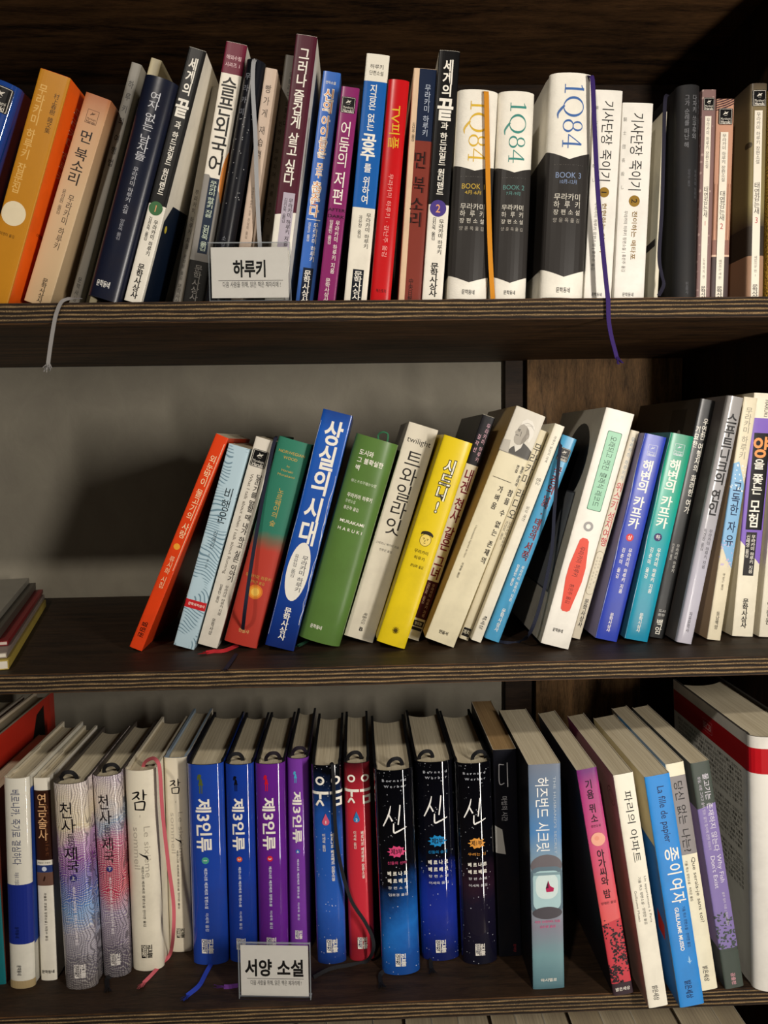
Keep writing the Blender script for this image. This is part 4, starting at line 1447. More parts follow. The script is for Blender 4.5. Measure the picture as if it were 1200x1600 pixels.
def pr(i):
    for c, b in (('#2a2408', 75), ('#f6f1da', 18)):
        i.S('시드니!', .52, .10, .355, .40, c, b)
    r = i.w / i.h
    i.C(.5, .485, .185, '#e9cf6a', .20)
    i.O(.5, .485, .195, .014, '#2a2210', .21)
    i.K(.5, .485 - .15 * r, .40, [[(-.95, -.1, .02), (-.8, .5, .22), (-.2, .75, .3), (.4, .72, .28), (.9, .35, .18), (.95, -.1, .02)]], '#2a2210', 'panel', .26)
    i.K(.5, .485, .36, [[(-.55, .25, .05), (-.2, .3, .06)], [(.2, .3, .06), (.55, .25, .05)], [(-.4, .08, .06), (-.3, .05, .07)],
                        [(.3, .05, .07), (.4, .08, .06)], [(0, .05, .03), (-.1, -.25, .04), (.08, -.28, .03)], [(-.22, -.55, .03), (0, -.62, .05), (.22, -.52, .03)]], '#2a2210', 'panel')
    i.H('무라카미', .5, .543, .50, .125, '#3a300c')
    i.H('하루키', .5, .573, .38, .125, '#3a300c')
    i.H('권남희 옮김', .5, .612, .46, .10, '#3a300c')
    for k in range(12):
        a = k * math.pi / 6
        i.K(.5, .925, .24, [[(.4 * math.cos(a), .4 * math.sin(a), .07), (math.cos(a), math.sin(a), .07)]], '#4a3c0c', 'panel')
    i.C(.5, .925, .05, '#4a3c0c')
bk('2h', 'h', 'bright yellow hardcover with a little drawn face', '#dfc41c:semi', pr, e=.003, depth=.12, edge='#efe8d4')


def pr(i):
    i.B(-.02, 1.02, 0, .215, '#17151a')
    i.S('무라카미 하루키', .70, .03, .20, .30, '#d8a8b8', 3)
    i.S('걸작선', .28, .08, .165, .30, '#d8a8b8', 3)
    i.S('내겐 천사 같은 그녀', .5, .235, .725, .74, '#7c1c28', 22)
    i.B(-.02, 1.02, .735, .905, '#451318')
    i.S('무라카미 하루키 지음', .68, .745, .895, .24, '#d8b8a8')
    i.S('김진욱 옮김', .3, .745, .84, .24, '#d8b8a8')
    i.B(.08, .92, .915, .94, '#23201d')
    i.H('열림원', .5, .9275, .6, .26, WH, 10)
    i.B(.08, .92, .945, .958, '#23201d')
bk('2i', 'p', 'cream paperback with black top and maroon hand-drawn title, behind the yellow book', '#e4dcc6', pr, back='#1b1a1c')


def pr(i):
    i.B(-.02, 1.02, 0, .185, '#d6d0c2')
    G = '#55514b'
    r = i.w / i.h
    # a printed black-and-white head study
    i.P([(.22, .186), (.34, .158), (.48, .142), (.66, .128), (.84, .138), (1.0, .150), (1.0, .186)], '#4b4843')
    i.P([(.40, .152), (.48, .132), (.64, .124), (.62, .150), (.50, .172)], '#d9d4c9')
    i.P([(.40, .058), (.33, .070), (.295, .088), (.255, .099), (.29, .104), (.30, .112), (.285, .118), (.31, .129), (.36, .139), (.46, .144), (.56, .140), (.66, .126), (.73, .100), (.69, .074), (.55, .056)], '#a8a195')
    i.P([(.56, .062), (.72, .080), (.73, .100), (.66, .126), (.56, .140), (.55, .118), (.60, .090)], '#8b8479')
    i.P([(.35, .066), (.36, .048), (.48, .034), (.66, .036), (.80, .056), (.85, .088), (.81, .118), (.74, .120), (.73, .092), (.66, .074), (.54, .062), (.42, .058)], '#e2ddd2')
    i.K(.62, .058, .5, [[(-.8, .0, .02), (-.2, .35, .05), (.5, .1, .04)], [(-.5, -.2, .02), (.2, .1, .05), (.8, -.4, .03)]], '#bdb7ab', 'panel', .4)
    i.C(.69, .100, .045, '#9c958a', .075)
    i.K(.42, .092, .3, [[(-.7, .35, .08), (-.1, .45, .10)], [(-.6, .1, .06), (-.2, .12, .08)], [(-.75, -.85, .06), (-.1, -.80, .07)], [(.2, .2, .04), (.30, -.9, .05)]], G, 'panel')
    i.P([(-.0, .14), (.22, .135), (.30, .187), (-.0, .187)], '#b8b2a6')
    i.B(-.02, 1.02, .1845, .1865, '#8a857a')
    i.S('밀란 쿤데라', .92, .215, .30, .09, INK, 10)
    i.S('전집', .76, .215, .25, .09, INK, 10)
    i.B(.12, .75, .292, .294, '#5c5648')
    i.S('참을 수 없는 존재의', .84, .315, .64, .17, '#2a2520', 6)
    i.S('가벼움', .50, .315, .42, .17, '#2a2520', 6)
    i.R("L'insoutenable légèreté de l'être", .22, .50, .64, .07, '#7a715c')
    i.S('이재룡 옮김', .25, .66, .725, .075, '#3a342a')
    i.H('민음사', .5, .955, .32, .12, '#2a2520', 12)
bk('2j', 'p', 'thick cream paperback topped by a black-and-white portrait photograph', '#dcd2b2', pr, back='#a98d58')


def pr(i):
    i.S('무라카미 라디오', .5, .06, .42, .85, '#2f2b25', 2)
    i.S(AU, .68, .43, .55, .32, '#4a443a')
    i.S('권남희 옮김', .3, .43, .52, .28, '#4a443a')
    i.B(.1, .9, .945, .985, '#191714')
    i.H('까치', .5, .965, .7, .5, '#e4dcc2', 15)
bk('2k', 'p', 'slim cream paperback with tall thin lettering beside the portrait book', '#ddd3b6', pr)


def pr(i):
    i.R('하루키 일상의 여백', .5, .05, .17, .26, '#4a453c')
    i.R('영오', .5, .24, .275, .45, '#37332c')
    i.R('일상 예찬', .5, .37, .44, .30, '#4a453c')
    i.R('책세상', .45, .88, .945, .42, '#23201c', 10)
bk('2l', 'p', 'very slim white paperback beside the sky-blue book', '#e2dcca', pr)


def pr(i):
    i.badge(.5, .085, .76)
    for du, c in ((.03, '#a8303a'), (0, '#2a1a20')):
        i.S('국경의', .5 + du, .14, .275, .52, c, 12)
        i.S('남쪽,', .5 + du, .285, .375, .50, c, 12)
        i.S('태양의', .5 + du, .395, .50, .46, c, 12)
        i.S('서쪽', .5 + du, .51, .60, .48, c, 12)
    i.S(AU + ' 지음', .66, .625, .80, .20, WH, 5)
    i.S('임홍빈 옮김', .34, .625, .73, .20, WH, 3)
    i.S(PUB, .5, .84, .955, .26, WH, 12)
bk('2m', 'p', 'sky-blue paperback with red-black brush title and dark ribbon', '#4b9bc6:semi', pr, e=.004, front='#14171c')


def pr(i):
    w, h = i.w, i.h
    i.RB(.52, .252, .50, .33 * h / w, .05, '#2e6a4c')
    i.RB(.52, .252, .46, .325 * h / w, .05, '#9accae')
    i.R('오래되고 멋진 클래식 레코드', .52, .105, .40, .24, '#1f4a34', 2)
    i.O(.50, .485, .17, .085, '#9c9a98')
    i.P([(.34, .545), (.42, .535), (.58, .535), (.66, .545), (.80, .655), (.80, .715), (.66, .84), (.58, .848), (.42, .848), (.34, .84), (.22, .715), (.22, .655)], '#dc4f3c')
    i.R('무라카미 하루키', .50, .57, .70, .20, '#4a1510', 3)
    i.R('홍은주 옮김', .50, .73, .815, .16, '#4a1510')
    i.H(PUB2, .45, .932, .36, .125, '#23201d', 15)
    i.C(-2.0, .235, 1.45, '#141416', 1.45)
    i.B(-4.4, -.75, .36, .80, '#4a4c50')
    i.B(-4.3, -.85, .367, .793, '#7d8084')
    i.C(-2.6, .55, .9, '#63666a')
bk('2n', 'p', 'large white paperback with mint-green label and red lozenge', '#e8e4da', pr, back='#b7b2a6')  # back cover greyed: its weaker light is put into the colour


def pr(i):
    i.S('무라카미 하루키의', .5, .03, .235, .42, '#7a8fa0')
    i.S('위스키', .5, .245, .375, .82, '#c23440', 8)
    i.S('성지여행', .5, .385, .55, .80, '#c23440', 8)
    i.RB(.5, .68, .86, .21 * i.h / i.w, .42, '#8a7d66')
    i.RB(.5, .68, .78, .206 * i.h / i.w, .38, '#e2d9c2')
    i.S('무라카미 하루키 글', .68, .60, .73, .2, '#7a6a50')
    i.S('무라카미 요오코 사진', .34, .60, .76, .2, '#7a6a50')
    i.S(PUB, .5, .805, .945, .5, '#23201d', 15)
bk('2o', 'p', 'slim cream paperback with red title beside the white mint-labelled book', '#ddd3bd', pr)


def kafka(i, mark, disc):
    i.ghost_badge(.5, .073, .46, '#d9dde6')
    i.S('해변의', .48, .12, .275, .50, WH, 22)
    i.S('카프카', .46, .295, .45, .50, WH, 22)
    i.C(.44, .495, .17, disc)
    i.H(mark, .44, .495, .2, .2, WH, 10)
    i.S(AU + ' 지음', .60, .545, .765, .17, WH, 10)
    i.S('김춘미 옮김', .30, .545, .70, .16, WH, 8)
    i.S(PUB, .48, .865, .96, .17, WH, 15)
    rd = random.Random(4)
    i.K(.02, .5, .05, [[(rd.uniform(-1, 1), 1 - k * .1, rd.uniform(.05, .35)) for k in range(21)]], '#d3d8e4', 'panel', i.h / i.w * 1.9)


def pr(i):
    kafka(i, '상', '#d23036')
bk('2p', 'p', 'cobalt blue paperback with a red disc', '#2c41ad:semi', pr, back='#8883a6')


def pr(i):
    kafka(i, '하', '#2b2560')
bk('2q', 'p', 'teal green paperback with a navy disc', ('grad', [(0, '#1f8a68'), (.3, '#1f9f86'), (.6, '#1896a8'), (1, '#1a86a8')], .25), pr, back='#3c7884')


def pr(i):
    i.S('우연한 여행자의 화려한 여가', .66, .075, .47, .36, WH, 10)
    i.S('기묘한', .26, .11, .20, .34, WH, 10)
    i.S(AU, .62, .60, .72, .22, '#b9b6b0', 3)
    i.S('민성원 옮김', .3, .60, .67, .16, '#b9b6b0')
    i.H('도서', .5, .885, .5, .18, '#c9c6c0')
    i.H('출판', .5, .902, .5, .18, '#c9c6c0')
    i.S('백암', .5, .92, .985, .46, WH, 8)
    i.B(-4, -1.6, .04, .5, '#0c0b0b')
    i.C(-2.2, .16, .35, '#8d8780', .5)
    i.C(-3.1, .22, .28, '#5a5550', .5)
bk('2r', 'p', 'black paperback with white title, behind the teal book', '#232425:semi', pr, back='#2a2622')


def pr(i):
    i.S('스푸트니크의', .52, .065, .35, .66, '#151416', 28)
    i.S('연인', .50, .37, .475, .60, '#151416', 28)
    i.S(AU + ' 지음', .66, .53, .69, .22, '#2c2a2e', 5)
    i.S('이정환 옮김', .32, .53, .62, .20, '#2c2a2e', 3)
    i.S('자유문학사', .5, .87, .955, .20, '#2c2a2e', 8)
bk('2s', 'p', 'silver-lilac glossy paperback with heavy black title', ('grad', [(0, '#9b9896'), (.4, '#a5a3a6'), (.7, '#b4b2bf'), (1, '#b9b6c2')], .18), pr, back='#5c5654', e=.005)


def pr(i):
    i.S('무라카미', .5, .04, .145, .52, '#8a8476')
    i.S('하루키', .5, .155, .25, .50, '#8a8476')
    i.P([(-.02, .27), (.35, .26), (1.02, .36), (1.02, .70), (.5, .66), (-.02, .60)], '#85b4da')
    i.leaves(-.0, 1.0, .27, .38, 26, '#e4ecf0', 3)
    i.leaves(-.0, 1.0, .58, .69, 26, '#c5b8d8', 5)
    i.S('고독한', .5, .34, .48, .66, '#14264a', 10)
    i.S('자유', .5, .50, .61, .62, '#14264a', 10)
    i.S('박상근 옮김', .5, .72, .79, .18, '#5c5648')
    i.S('동남백암', .5, .88, .955, .26, '#3a342c', 8)
bk('2t', 'p', 'cream paperback with a blue floral patch behind brush lettering', '#dbd1b6', pr, back='#b59a78')


def pr(i):
    i.P([(-.02, .10), (1.02, .10), (1.02, .70), (-.02, .60)], '#8163bd')
    i.R('HARUKI', .62, .025, .095, .22, '#4a4640', 5)
    i.B(.16, .92, .16, .555, '#0d0c0e')
    i.S('양', .52, .175, .26, .78, '#e89a5a', 25)
    i.S('을 쫓는', .52, .265, .41, .52, WH, 18)
    i.S('모험', .50, .43, .545, .52, WH, 18)
    i.B(.22, .72, .565, .745, '#2a2728')
    i.S(AU + ' 지음', .57, .575, .735, .20, WH, 5)
    i.S('신태영 옮김', .33, .575, .67, .18, WH, 3)
    i.S(PUB, .48, .84, .965, .28, INK, 22)
bk('2u', 'p', 'cream and violet paperback with a black title box and orange first syllable', '#e6dfca', pr, edge='#e6dfca')


def pr(i):
    i.B(-.02, 1.02, .15, .30, '#c9b48a')
    i.S('무라카미 하루키', .5, .32, .66, .4, '#3a342c', 5)
    i.S('열림원', .4, .85, .95, .30, '#3a342c', 10)
bk('2v', 'p', 'cream book partly out of frame at the end of the middle shelf', '#e0d9c6', pr)


# ---- lower shelf
def pr(i):
    i.R('베로니카, 죽기로 결심하다', .50, .05, .405, .36, '#2b3560', 3)
    i.R('파울로 코엘료', .48, .44, .50, .17, '#2b3560')
    i.B(-4, 1.02, .50, .785, '#1e2e84')
    i.B(1.02, 5, .06, .80, '#23418e')
    i.R(PUB2, .42, .70, .755, .16, '#0c1230', 12)
    i.R(PUB2, .46, .885, .935, .17, '#151824', 15)
    i.B(-.02, 1.02, .962, 1.0, '#ad9870')
bk('3a', 'h', 'white hardcover jacket with a broad navy band and tan lower edge', '#e2ded0:gloss', pr, e=.006, edge='#d6ccb4', flap=('#d9cfb8', .55))


def pr(i):
    i.B(-.02, 1.02, .06, .40, '#31180f')
    i.S('연금술사', .5, .075, .305, .62, '#e0b080', 3)
    i.R('Alchemist', .75, .12, .38, .30, '#5a3420')
    i.H('파울로 코엘료', .5, .413, .8, .12, '#4a453c')
    i.B(-.02, 1.02, .425, .46, '#27386e')
    i.C(.5, .443, .15, '#cfd6e4')
    i.B(-.02, 1.02, .46, .525, '#6a4c40')
    i.K(.5, .49, .4, [[(-.3, -.8, .2), (0, .2, .25), (.1, .8, .1)]], '#2a1510', 'panel')
    i.R('파울로 코엘료 장편소설 | 최정수 옮김', .5, .56, .80, .16, '#4a453c')
    i.H(PUB2, .5, .955, .80, .22, '#1d1a18', 15)
bk('3b', 'h', 'narrow white book with a dark brown title panel and small picture strip', '#e3ddce', pr, e=.002, edge='#d6ccb4', flap=('#d9cfb8', .5), depth=.135)


def angels(i, mark, vm, disc):
    s = '#171216'
    i.S('천', .42, .085, .165, .44, s, 4)
    i.S('사', .46, .165, .235, .48, s, 4)
    i.S('들의', .52, .235, .315, .26, s, 2)
    i.S('제', .50, .30, .365, .46, s, 4)
    i.S('국', .52, .365, .425, .40, s, 4)
    i.C(.52, vm, .115, disc)
    i.H(mark, .52, vm, .14, .14, WH, 8)
    i.R('베르나르 베르베르 장편소설 이세욱 옮김', .52, vm + .04, .78, .09, '#eee6ea', 8)
    i.logo(.56, .91, .36, '#e2dcd6', '#3a3238')


def pr(i):
    angels(i, '上', .452, '#33306e')
bk('3c', 'h', 'scribble-patterned hardcover shading from magenta to blue', ('scribble', [(0, '#d5c8c4'), (.18, '#d9c9a8'), (.28, '#b488b8'), (.38, '#8a4a9a'), (.5, '#5a62b0'), (.62, '#6d9ad0'), (.75, '#a5a0b0'), (1, '#7a7270')]), pr, e=.009, edge='#4a433c')


def pr(i):
    angels(i, '下', .455, '#2b2f70')
bk('3d', 'h', 'scribble-patterned hardcover shading from lilac to crimson', ('scribble', [(0, '#b4a6b8'), (.12, '#d0c2b8'), (.22, '#8fa0b8'), (.32, '#c06a8a'), (.45, '#b4445e'), (.56, '#c23e58'), (.68, '#9a8aa4'), (1, '#6e6870')]), pr, e=.009, edge='#4a433c')


JAM = [[(-.75, .62, .06), (-.1, .74, .09), (-.2, .45, .10), (-.8, .05, .05)], [(-.35, .45, .06), (.02, .10, .10)],
       [(.42, .98, .05), (.45, .5, .10), (.42, .02, .07)], [(.45, .5, .08), (.80, .48, .03)],
       [(-.5, -.15, .07), (-.45, -.85, .08)], [(-.5, -.2, .06), (.5, -.12, .09), (.42, -.85, .08)], [(-.5, -.82, .06), (.5, -.84, .09)]]


def jam(i, num, c):
    i.K(.48, .145, .60, JAM, c, 'text', .74)
    i.H(num, .48, .222, .05, .11, c)
    i.R('Le sixième', .68, .27, .53, .25, '#b4ab9a')
    i.R('sommeil', .34, .275, .49, .25, '#b4ab9a')
    i.K(.55, .42, .5, [[(-.6, .5, .03), (-.1, .1, .10), (.35, -.2, .14), (.5, -.7, .05)]], '#23201e', 'panel', .4)
    i.R('베르나르 베르베르 장편소설 전미연 옮김', .50, .47, .775, .085, '#23201e', 10)
    i.logo(.54, .90, .36, '#1d1a18', '#e4dcc8')


def pr(i):
    jam(i, '1', '#151211')
bk('3e', 'h', 'cream hardcover with black brush syllable and red-white marker ribbon', '#e5ddc8', pr, e=.009, edge='#d9cfb8')


def pr(i):
    jam(i, '2', '#151211')
bk('3f', 'h', 'half-shadowed cream hardcover with black brush syllable, set back before the first blue one', '#ddd4be', pr, e=.004, edge='#8fa0b0')


def third(i, num, g, disc):
    i.girl(.40, .092, .30, g)
    i.R('제3인류', .44, .165, .43, .42, WH, 25)
    i.C(.46, .472, .10, disc)
    i.R(num, .46, .466, .479, .13, WH, 10)
    i.R('베르나르 베르베르 장편소설', .46, .51, .715, .095, '#dfe4f0', 12)
    i.R('이세욱 옮김', .46, .735, .83, .095, '#dfe4f0')
    i.logo(.46, .905, .34, WH, '#20306e')


def pr(i):
    third(i, '1', '#55602a', '#4aa08a')
bk('3g', 'h', 'glossy blue hardcover with olive girl silhouette and 1 in a green disc', '#2145a6:gloss', pr, e=.008, edge='#16161a')


def pr(i):
    third(i, '2', '#0b0b12', '#d8552e')
bk('3h', 'h', 'glossy deep blue hardcover with black girl silhouette', '#1a3c9c:gloss', pr, e=.008, edge='#16161a')


def pr(i):
    third(i, '3', '#c8182e', '#d2283a')
bk('3i', 'h', 'glossy purple hardcover with red girl silhouette', '#65248c:gloss', pr, e=.008, edge='#16161a')


def pr(i):
    third(i, '4', '#4ab0d0', '#2a66b8')
bk('3j', 'h', 'glossy violet hardcover with light-blue girl silhouette', '#7a3ca2:gloss', pr, e=.008, edge='#16161a')


def laugh(i, num, drop):
    s = WH
    i.O(.28, .075, .15, .065, s)
    i.B(.02, .56, .128, .142, s)
    i.B(.24, .32, .14, .165, s)
    i.K(.26, .185, .30, [[(-.8, -.6, .22), (0, .6, .24), (.8, -.6, .22)]], s, 'panel')
    i.O(.80, .075, .15, .065, s)
    i.B(.60, 1.0, .128, .142, s)
    i.B(.70, .98, .16, .172, s)
    i.B(.70, .76, .16, .20, s)
    i.B(.92, .98, .16, .20, s)
    i.B(.70, .98, .19, .202, s)
    i.C(.44, .278, .12, drop)
    i.P([(.33, .272), (.44, .236), (.55, .272)], drop)
    i.H(num, .44, .279, .09, .15, WH, 10)
    i.S('베르나르 베르베르 장편소설', .64, .335, .575, .12, WH, 12)
    i.S('이세욱 옮김', .36, .335, .425, .12, WH)
    i.logo(.54, .905, .38, WH, '#23305a')


def pr(i):
    laugh(i, '1', '#cf5a78')
bk('3k', 'h', 'blue hardcover with black top corner, huge white title and a pink drop', ('space', [(0, '#07080c'), (.12, '#15284e'), (.28, '#2456ac'), (.7, '#2a5bb6'), (.9, '#1d3f8a'), (1, '#1a3576')], 0, -2.0), pr, e=.007, edge='#121215')


def pr(i):
    laugh(i, '2', '#2f7cb4')
bk('3l', 'h', 'red hardcover with huge white title and a blue drop', ('grad', [(0, '#3a1016'), (.1, '#9c2430'), (.25, '#c42e3c'), (.8, '#c8303e'), (.92, '#8a202c'), (1, '#9a2430')], .12), pr, e=.007, edge='#121215')


SIN = [[(-.30, .95, .03), (-.50, .35, .07), (-.98, -.45, .05)], [(-.50, .38, .05), (-.20, -.10, .07)],
       [(.50, .98, .05), (.40, .3, .06), (.28, -.35, .05)], [(-.10, -.25, .05), (-.10, -.85, .07), (.25, -.80, .07), (.98, -.55, .04)]]


def gods(i, part, sub, splat, tr):
    i.H('B e r n a r d', .5, .047, .62, .09, '#b9bcc4')
    i.H('W e r b e r', .52, .075, .56, .09, '#b9bcc4')
    i.K(.48, .235, .60, SIN, '#f4f2ee', 'text', .78)
    rd = random.Random(len(sub))
    n = 30
    pts = []
    r = i.w / i.h
    for k in range(n):
        a = 2 * math.pi * k / n
        q = .85 + (.25 if k % 3 == 0 else 0) + rd.uniform(-.08, .08)
        pts.append((.5 + .22 * q * math.cos(a), .39 + .15 * q * math.sin(a) * r))
    i.P(pts, splat)
    i.H('제' + part + '부', .5, .39, .30, .15, '#171216', 20)
    i.H(sub, .5, .445, .50, .085, splat)
    i.H('베 르 나 르', .5, .497, .52, .115, WH, 30)
    i.H('베 르 베 르', .5, .533, .52, .115, WH, 30)
    i.H('장 편 소 설', .5, .567, .52, .075, '#d5d5d8', 5)
    i.H(tr, .5, .601, .52, .075, '#d5d5d8', 5)
    i.logo(.5, .925, .28, WH, '#1a2040')


def pr(i):
    gods(i, '3', '신들의 신비', '#d94a7c', '임호경 옮김')
bk('3m', 'h', 'starry black glossy hardcover with pink splat and blue lower corner', ('space', [(0, '#07070b'), (.58, '#08090f'), (.72, '#15488c'), (.85, '#1f6cc0'), (1, '#174a96')], 0, 3.5), pr, e=.010, edge='#0b0b0d')


def pr(i):
    gods(i, '2', '신들의 숨결', '#2088c6', '이세욱 옮김')
bk('3n', 'h', 'starry black glossy hardcover with blue splat and ultramarine lower half', ('space', [(0, '#07070b'), (.50, '#0a0b16'), (.62, '#182a8a'), (.78, '#1c2f94'), (1, '#111e5c')], 0, 0.8), pr, e=.010, edge='#0b0b0d')


def pr(i):
    gods(i, '1', '우리는 신', '#e09a42', '이세욱 옮김')
bk('3o', 'h', 'starry black glossy hardcover with orange splat and dusky purple clouds', ('space', [(0, '#07070b'), (.48, '#0a0a10'), (.60, '#2a1826'), (.70, '#191426'), (1, '#0e0f20')], 0, 0.5), pr, e=.010, edge='#0b0b0d')


def pr(i):
    i.K(.45, .12, .7, [[(-.6, .8, .05), (-.6, -.6, .06), (.0, -.6, .05)], [(-.6, .8, .05), (.0, .75, .05)], [(.4, .9, .05), (.4, -.9, .06)]], '#dcdce2', 'text', 1.2)
    i.R('마법의 시간', .42, .22, .34, .26, '#c9c9d0')
    i.P([(.0, .36), (.30, .38), (.42, .50), (.0, .49)], '#cfcdc8')
    i.R('문이당', .7, .94, .98, .12, '#a03038')
bk('3p', 'p', 'near-black book in deep shadow behind the pale blue thick paperback', '#12131c', pr, paper=paper_mat('#b08f60', '#94764c'))


def pr(i):
    i.R('허즈번드 시크릿', .40, .055, .385, .42, '#f3f1ec', 2)
    i.R("THE HUSBAND'S SECRET", .80, .055, .395, .10, '#aeb8c2')
    i.C(.5, .445, .49, '#6a6468', .36)
    i.RB(.5, .555, 1.0, 1.55, .25, '#5f7480')
    i.RB(.5, .555, .86, 1.28, .22, '#a9c8cc')
    i.RB(.5, .535, .70, .85, .3, '#cfe0de')
    i.B(.08, .92, .475, .487, '#7d98a0')
    i.P([(.46, .545), (.54, .51), (.60, .535), (.72, .545), (.70, .56), (.58, .562), (.48, .562)], '#b01850')
    i.P([(.46, .545), (.54, .51), (.55, .545)], '#4a0c2c')
    i.C(.5, .655, .46, '#4e4a50', .20)
    i.H('리안 모리아티 지음', .5, .694, .80, .085, '#d8588a', 8)
    i.H('김소정 옮김', .5, .716, .50, .085, '#d8588a', 8)
    i.H('마시멜로', .5, .958, .52, .105, WH, 8)
bk('3q', 'p', 'thick slate-blue paperback with a jar and butterfly on its spine', ('grad', [(0, '#6d7686'), (.15, '#5f7894'), (.3, '#4d80b4'), (.42, '#7f97a8'), (.6, '#8a98a0'), (.72, '#807e8c'), (.85, '#6f9298'), (1, '#4e6f78')], .35), pr, back='#0c0c10')


def pr(i):
    i.P([(-.02, .68), (1.02, .66), (1.02, 1), (-.02, 1)], '#c5404a')
    i.leaves(-.0, 1.0, .66, .74, 30, '#2b2428', 11)
    i.leaves(.3, 1.0, .72, .90, 110, '#2b2428', 12)
    i.leaves(-.0, .6, .86, .96, 60, '#2b2428', 13)
    i.B(-.02, 1.02, .945, 1, '#38292f')
    i.S('기욤 뮈소', .48, .045, .235, .36, '#17090f', 10)
    i.H('장편소설', .5, .247, .50, .13, '#3a1420')
    i.C(.5, .305, .35, '#eaa890')
    i.C(.44, .30, .12, '#e2977f')
    i.S('아가씨와 밤', .5, .35, .565, .38, '#17090f', 10)
    i.H('양영란 옮김', .5, .585, .76, .14, '#3a1420')
    i.H('밝은세상', .5, .972, .74, .19, WH, 12)
bk('3r', 'p', 'pink-red sunset paperback with pale moon and black trees', ('grad', [(0, '#6e2b70'), (.08, '#a23a78'), (.3, '#c04a78'), (.5, '#d0525e'), (.68, '#d85a58'), (.75, '#8a3a48'), (1, '#3a2a30')], .35), pr, back='#221a20')


def pr(i):
    i.R('파리의 아파트', .55, .07, .375, .42, '#1f1c1a', 2)
    i.R('Un appartement à Paris', .80, .435, .635, .15, '#4a4540')
    i.R('기욤 뮈소 장편소설 · 양영란 옮김', .50, .435, .64, .15, '#2a2622', 5)
    i.R('Guillaume Musso', .22, .49, .625, .15, '#4a4540')
    i.R('밝은세상', .46, .905, .97, .30, '#1f1c1a', 12)
    i.O(-.9, .12, .5, .04, '#7d5a50')
    i.O(-.9, .12, .3, .03, '#7d5a50')
bk('3s', 'p', 'white paperback with thin black title, hanging over the shelf edge beside the blue one', '#ebe5d4', pr, back='#b9968a')


def pr(i):
    i.R('La fille de papier', .56, .045, .285, .36, '#14204c', 3)
    for s, v0, v1 in (('종', .305, .37), ('이', .375, .43), ('여', .44, .495), ('자', .50, .55)):
        i.R(s, .60, v0, v1, .58, WH, 10)
    i.R('기욤 뮈소 장편소설 · 전미연 옮김', .74, .565, .745, .13, '#14204c', 5)
    i.R('GUILLAUME MUSSO', .46, .565, .755, .20, WH, 22)
    i.K(.66, .80, .22, [[(0, 1, .02), (0, 0, .3), (0, -1, .02)], [(-.9, -.1, .02), (0, -.5, .2), (.9, -.1, .02)]], '#9cc8e8', 'panel', .36)
    i.R('밝은세상', .46, .885, .965, .28, '#14204c', 15)
    i.P([(-.02, .30), (-.02, 1), (-6, 1), (-6, .24)], '#2a6cb0')
    i.P([(-.9, .62), (-.3, .66), (-.5, .74), (-1.1, .72)], '#b02a22')
bk('3t', 'p', 'bright azure paperback with white brush title overhanging the shelf edge', '#2d86d2', pr, back='#d2c49c')


def pr(i):
    i.B(-.02, 1.02, .055, .395, '#8c8684')
    i.R('당신 없는 나는?', .5, .075, .385, .50, '#221f20', 5)
    i.R('Que serais-je sans toi?', .72, .41, .70, .26, '#3a342c')
    i.R('기욤 뮈소 장편소설 · 허지은 옮김', .3, .42, .60, .15, '#3a342c', 5)
    i.R('밝은세상', .46, .89, .96, .30, '#23201d', 12)
bk('3u', 'p', 'cream paperback with grey script panel wedged beside the azure one', '#e8e0c4', pr)


def pr(i):
    i.P([(-1.2, .20), (.0, .20), (1.02, .18), (1.02, .82), (-1.2, .82)], '#8474ac')
    i.leaves(-.0, 1.0, .66, .84, 120, '#46504a', 21)
    i.B(-.02, 1.02, .83, 1, '#474f48')
    i.R('물고기는 존재하지 않는다', .66, .05, .39, .32, '#dcd6e0', 3)
    i.R('상실, 사랑 그리고 숨어 있는 삶의 질서에 관한 이야기', .32, .06, .38, .17, '#cfc8d4')
    i.R('Why Fish', .74, .405, .53, .30, '#dcd6e0')
    i.R("Don't Exist", .40, .405, .55, .30, '#dcd6e0')
    i.R('룰루 밀러 지음 | 정지인 옮김', .66, .57, .72, .14, '#cfc8d4')
    i.R('곰출판', .5, .93, .985, .24, '#d99aa4', 8)
bk('3v', 'p', 'dark green and lilac paperback with leaf pattern beside the big white book', '#454d46', pr, back='#3a4048')


def pr(i):
    i.B(-5, 3.5, .045, .142, '#b3121c')
    i.H('O', .66, .115, .10, .10, '#f0e2d8')
    i.RB(-1.55, .095, .42, .25, .02, '#c8606a')
    i.RB(-1.55, .095, .39, .22, .02, '#b3121c')
    i.H('BECBI', -1.55, .095, .34, .17, '#e4a8a8', 10)
    txt = '그는 오래된 바다를 건너 처음 보는 도시에 닿았다 사람들은 조용히 책을 읽고 있었고 창밖에는 긴 겨울이 머물러 있었다 누군가 이름을 부르자 종이 울렸다 '
    rd = random.Random(9)
    for k in range(25):
        a = rd.randrange(0, 40)
        s = (txt + txt)[a:a + 38]
        i.H(s, -2.95, .165 + k * .0195, 2.75 if k % 9 != 8 else 1.6, .062, '#5a5652', 5, True)
bk('3w', 'h', 'very thick white hardcover with a red band and text-covered back', '#e3dfd6:semi', pr, e=.012, edge='#3a3632', depth=.165)

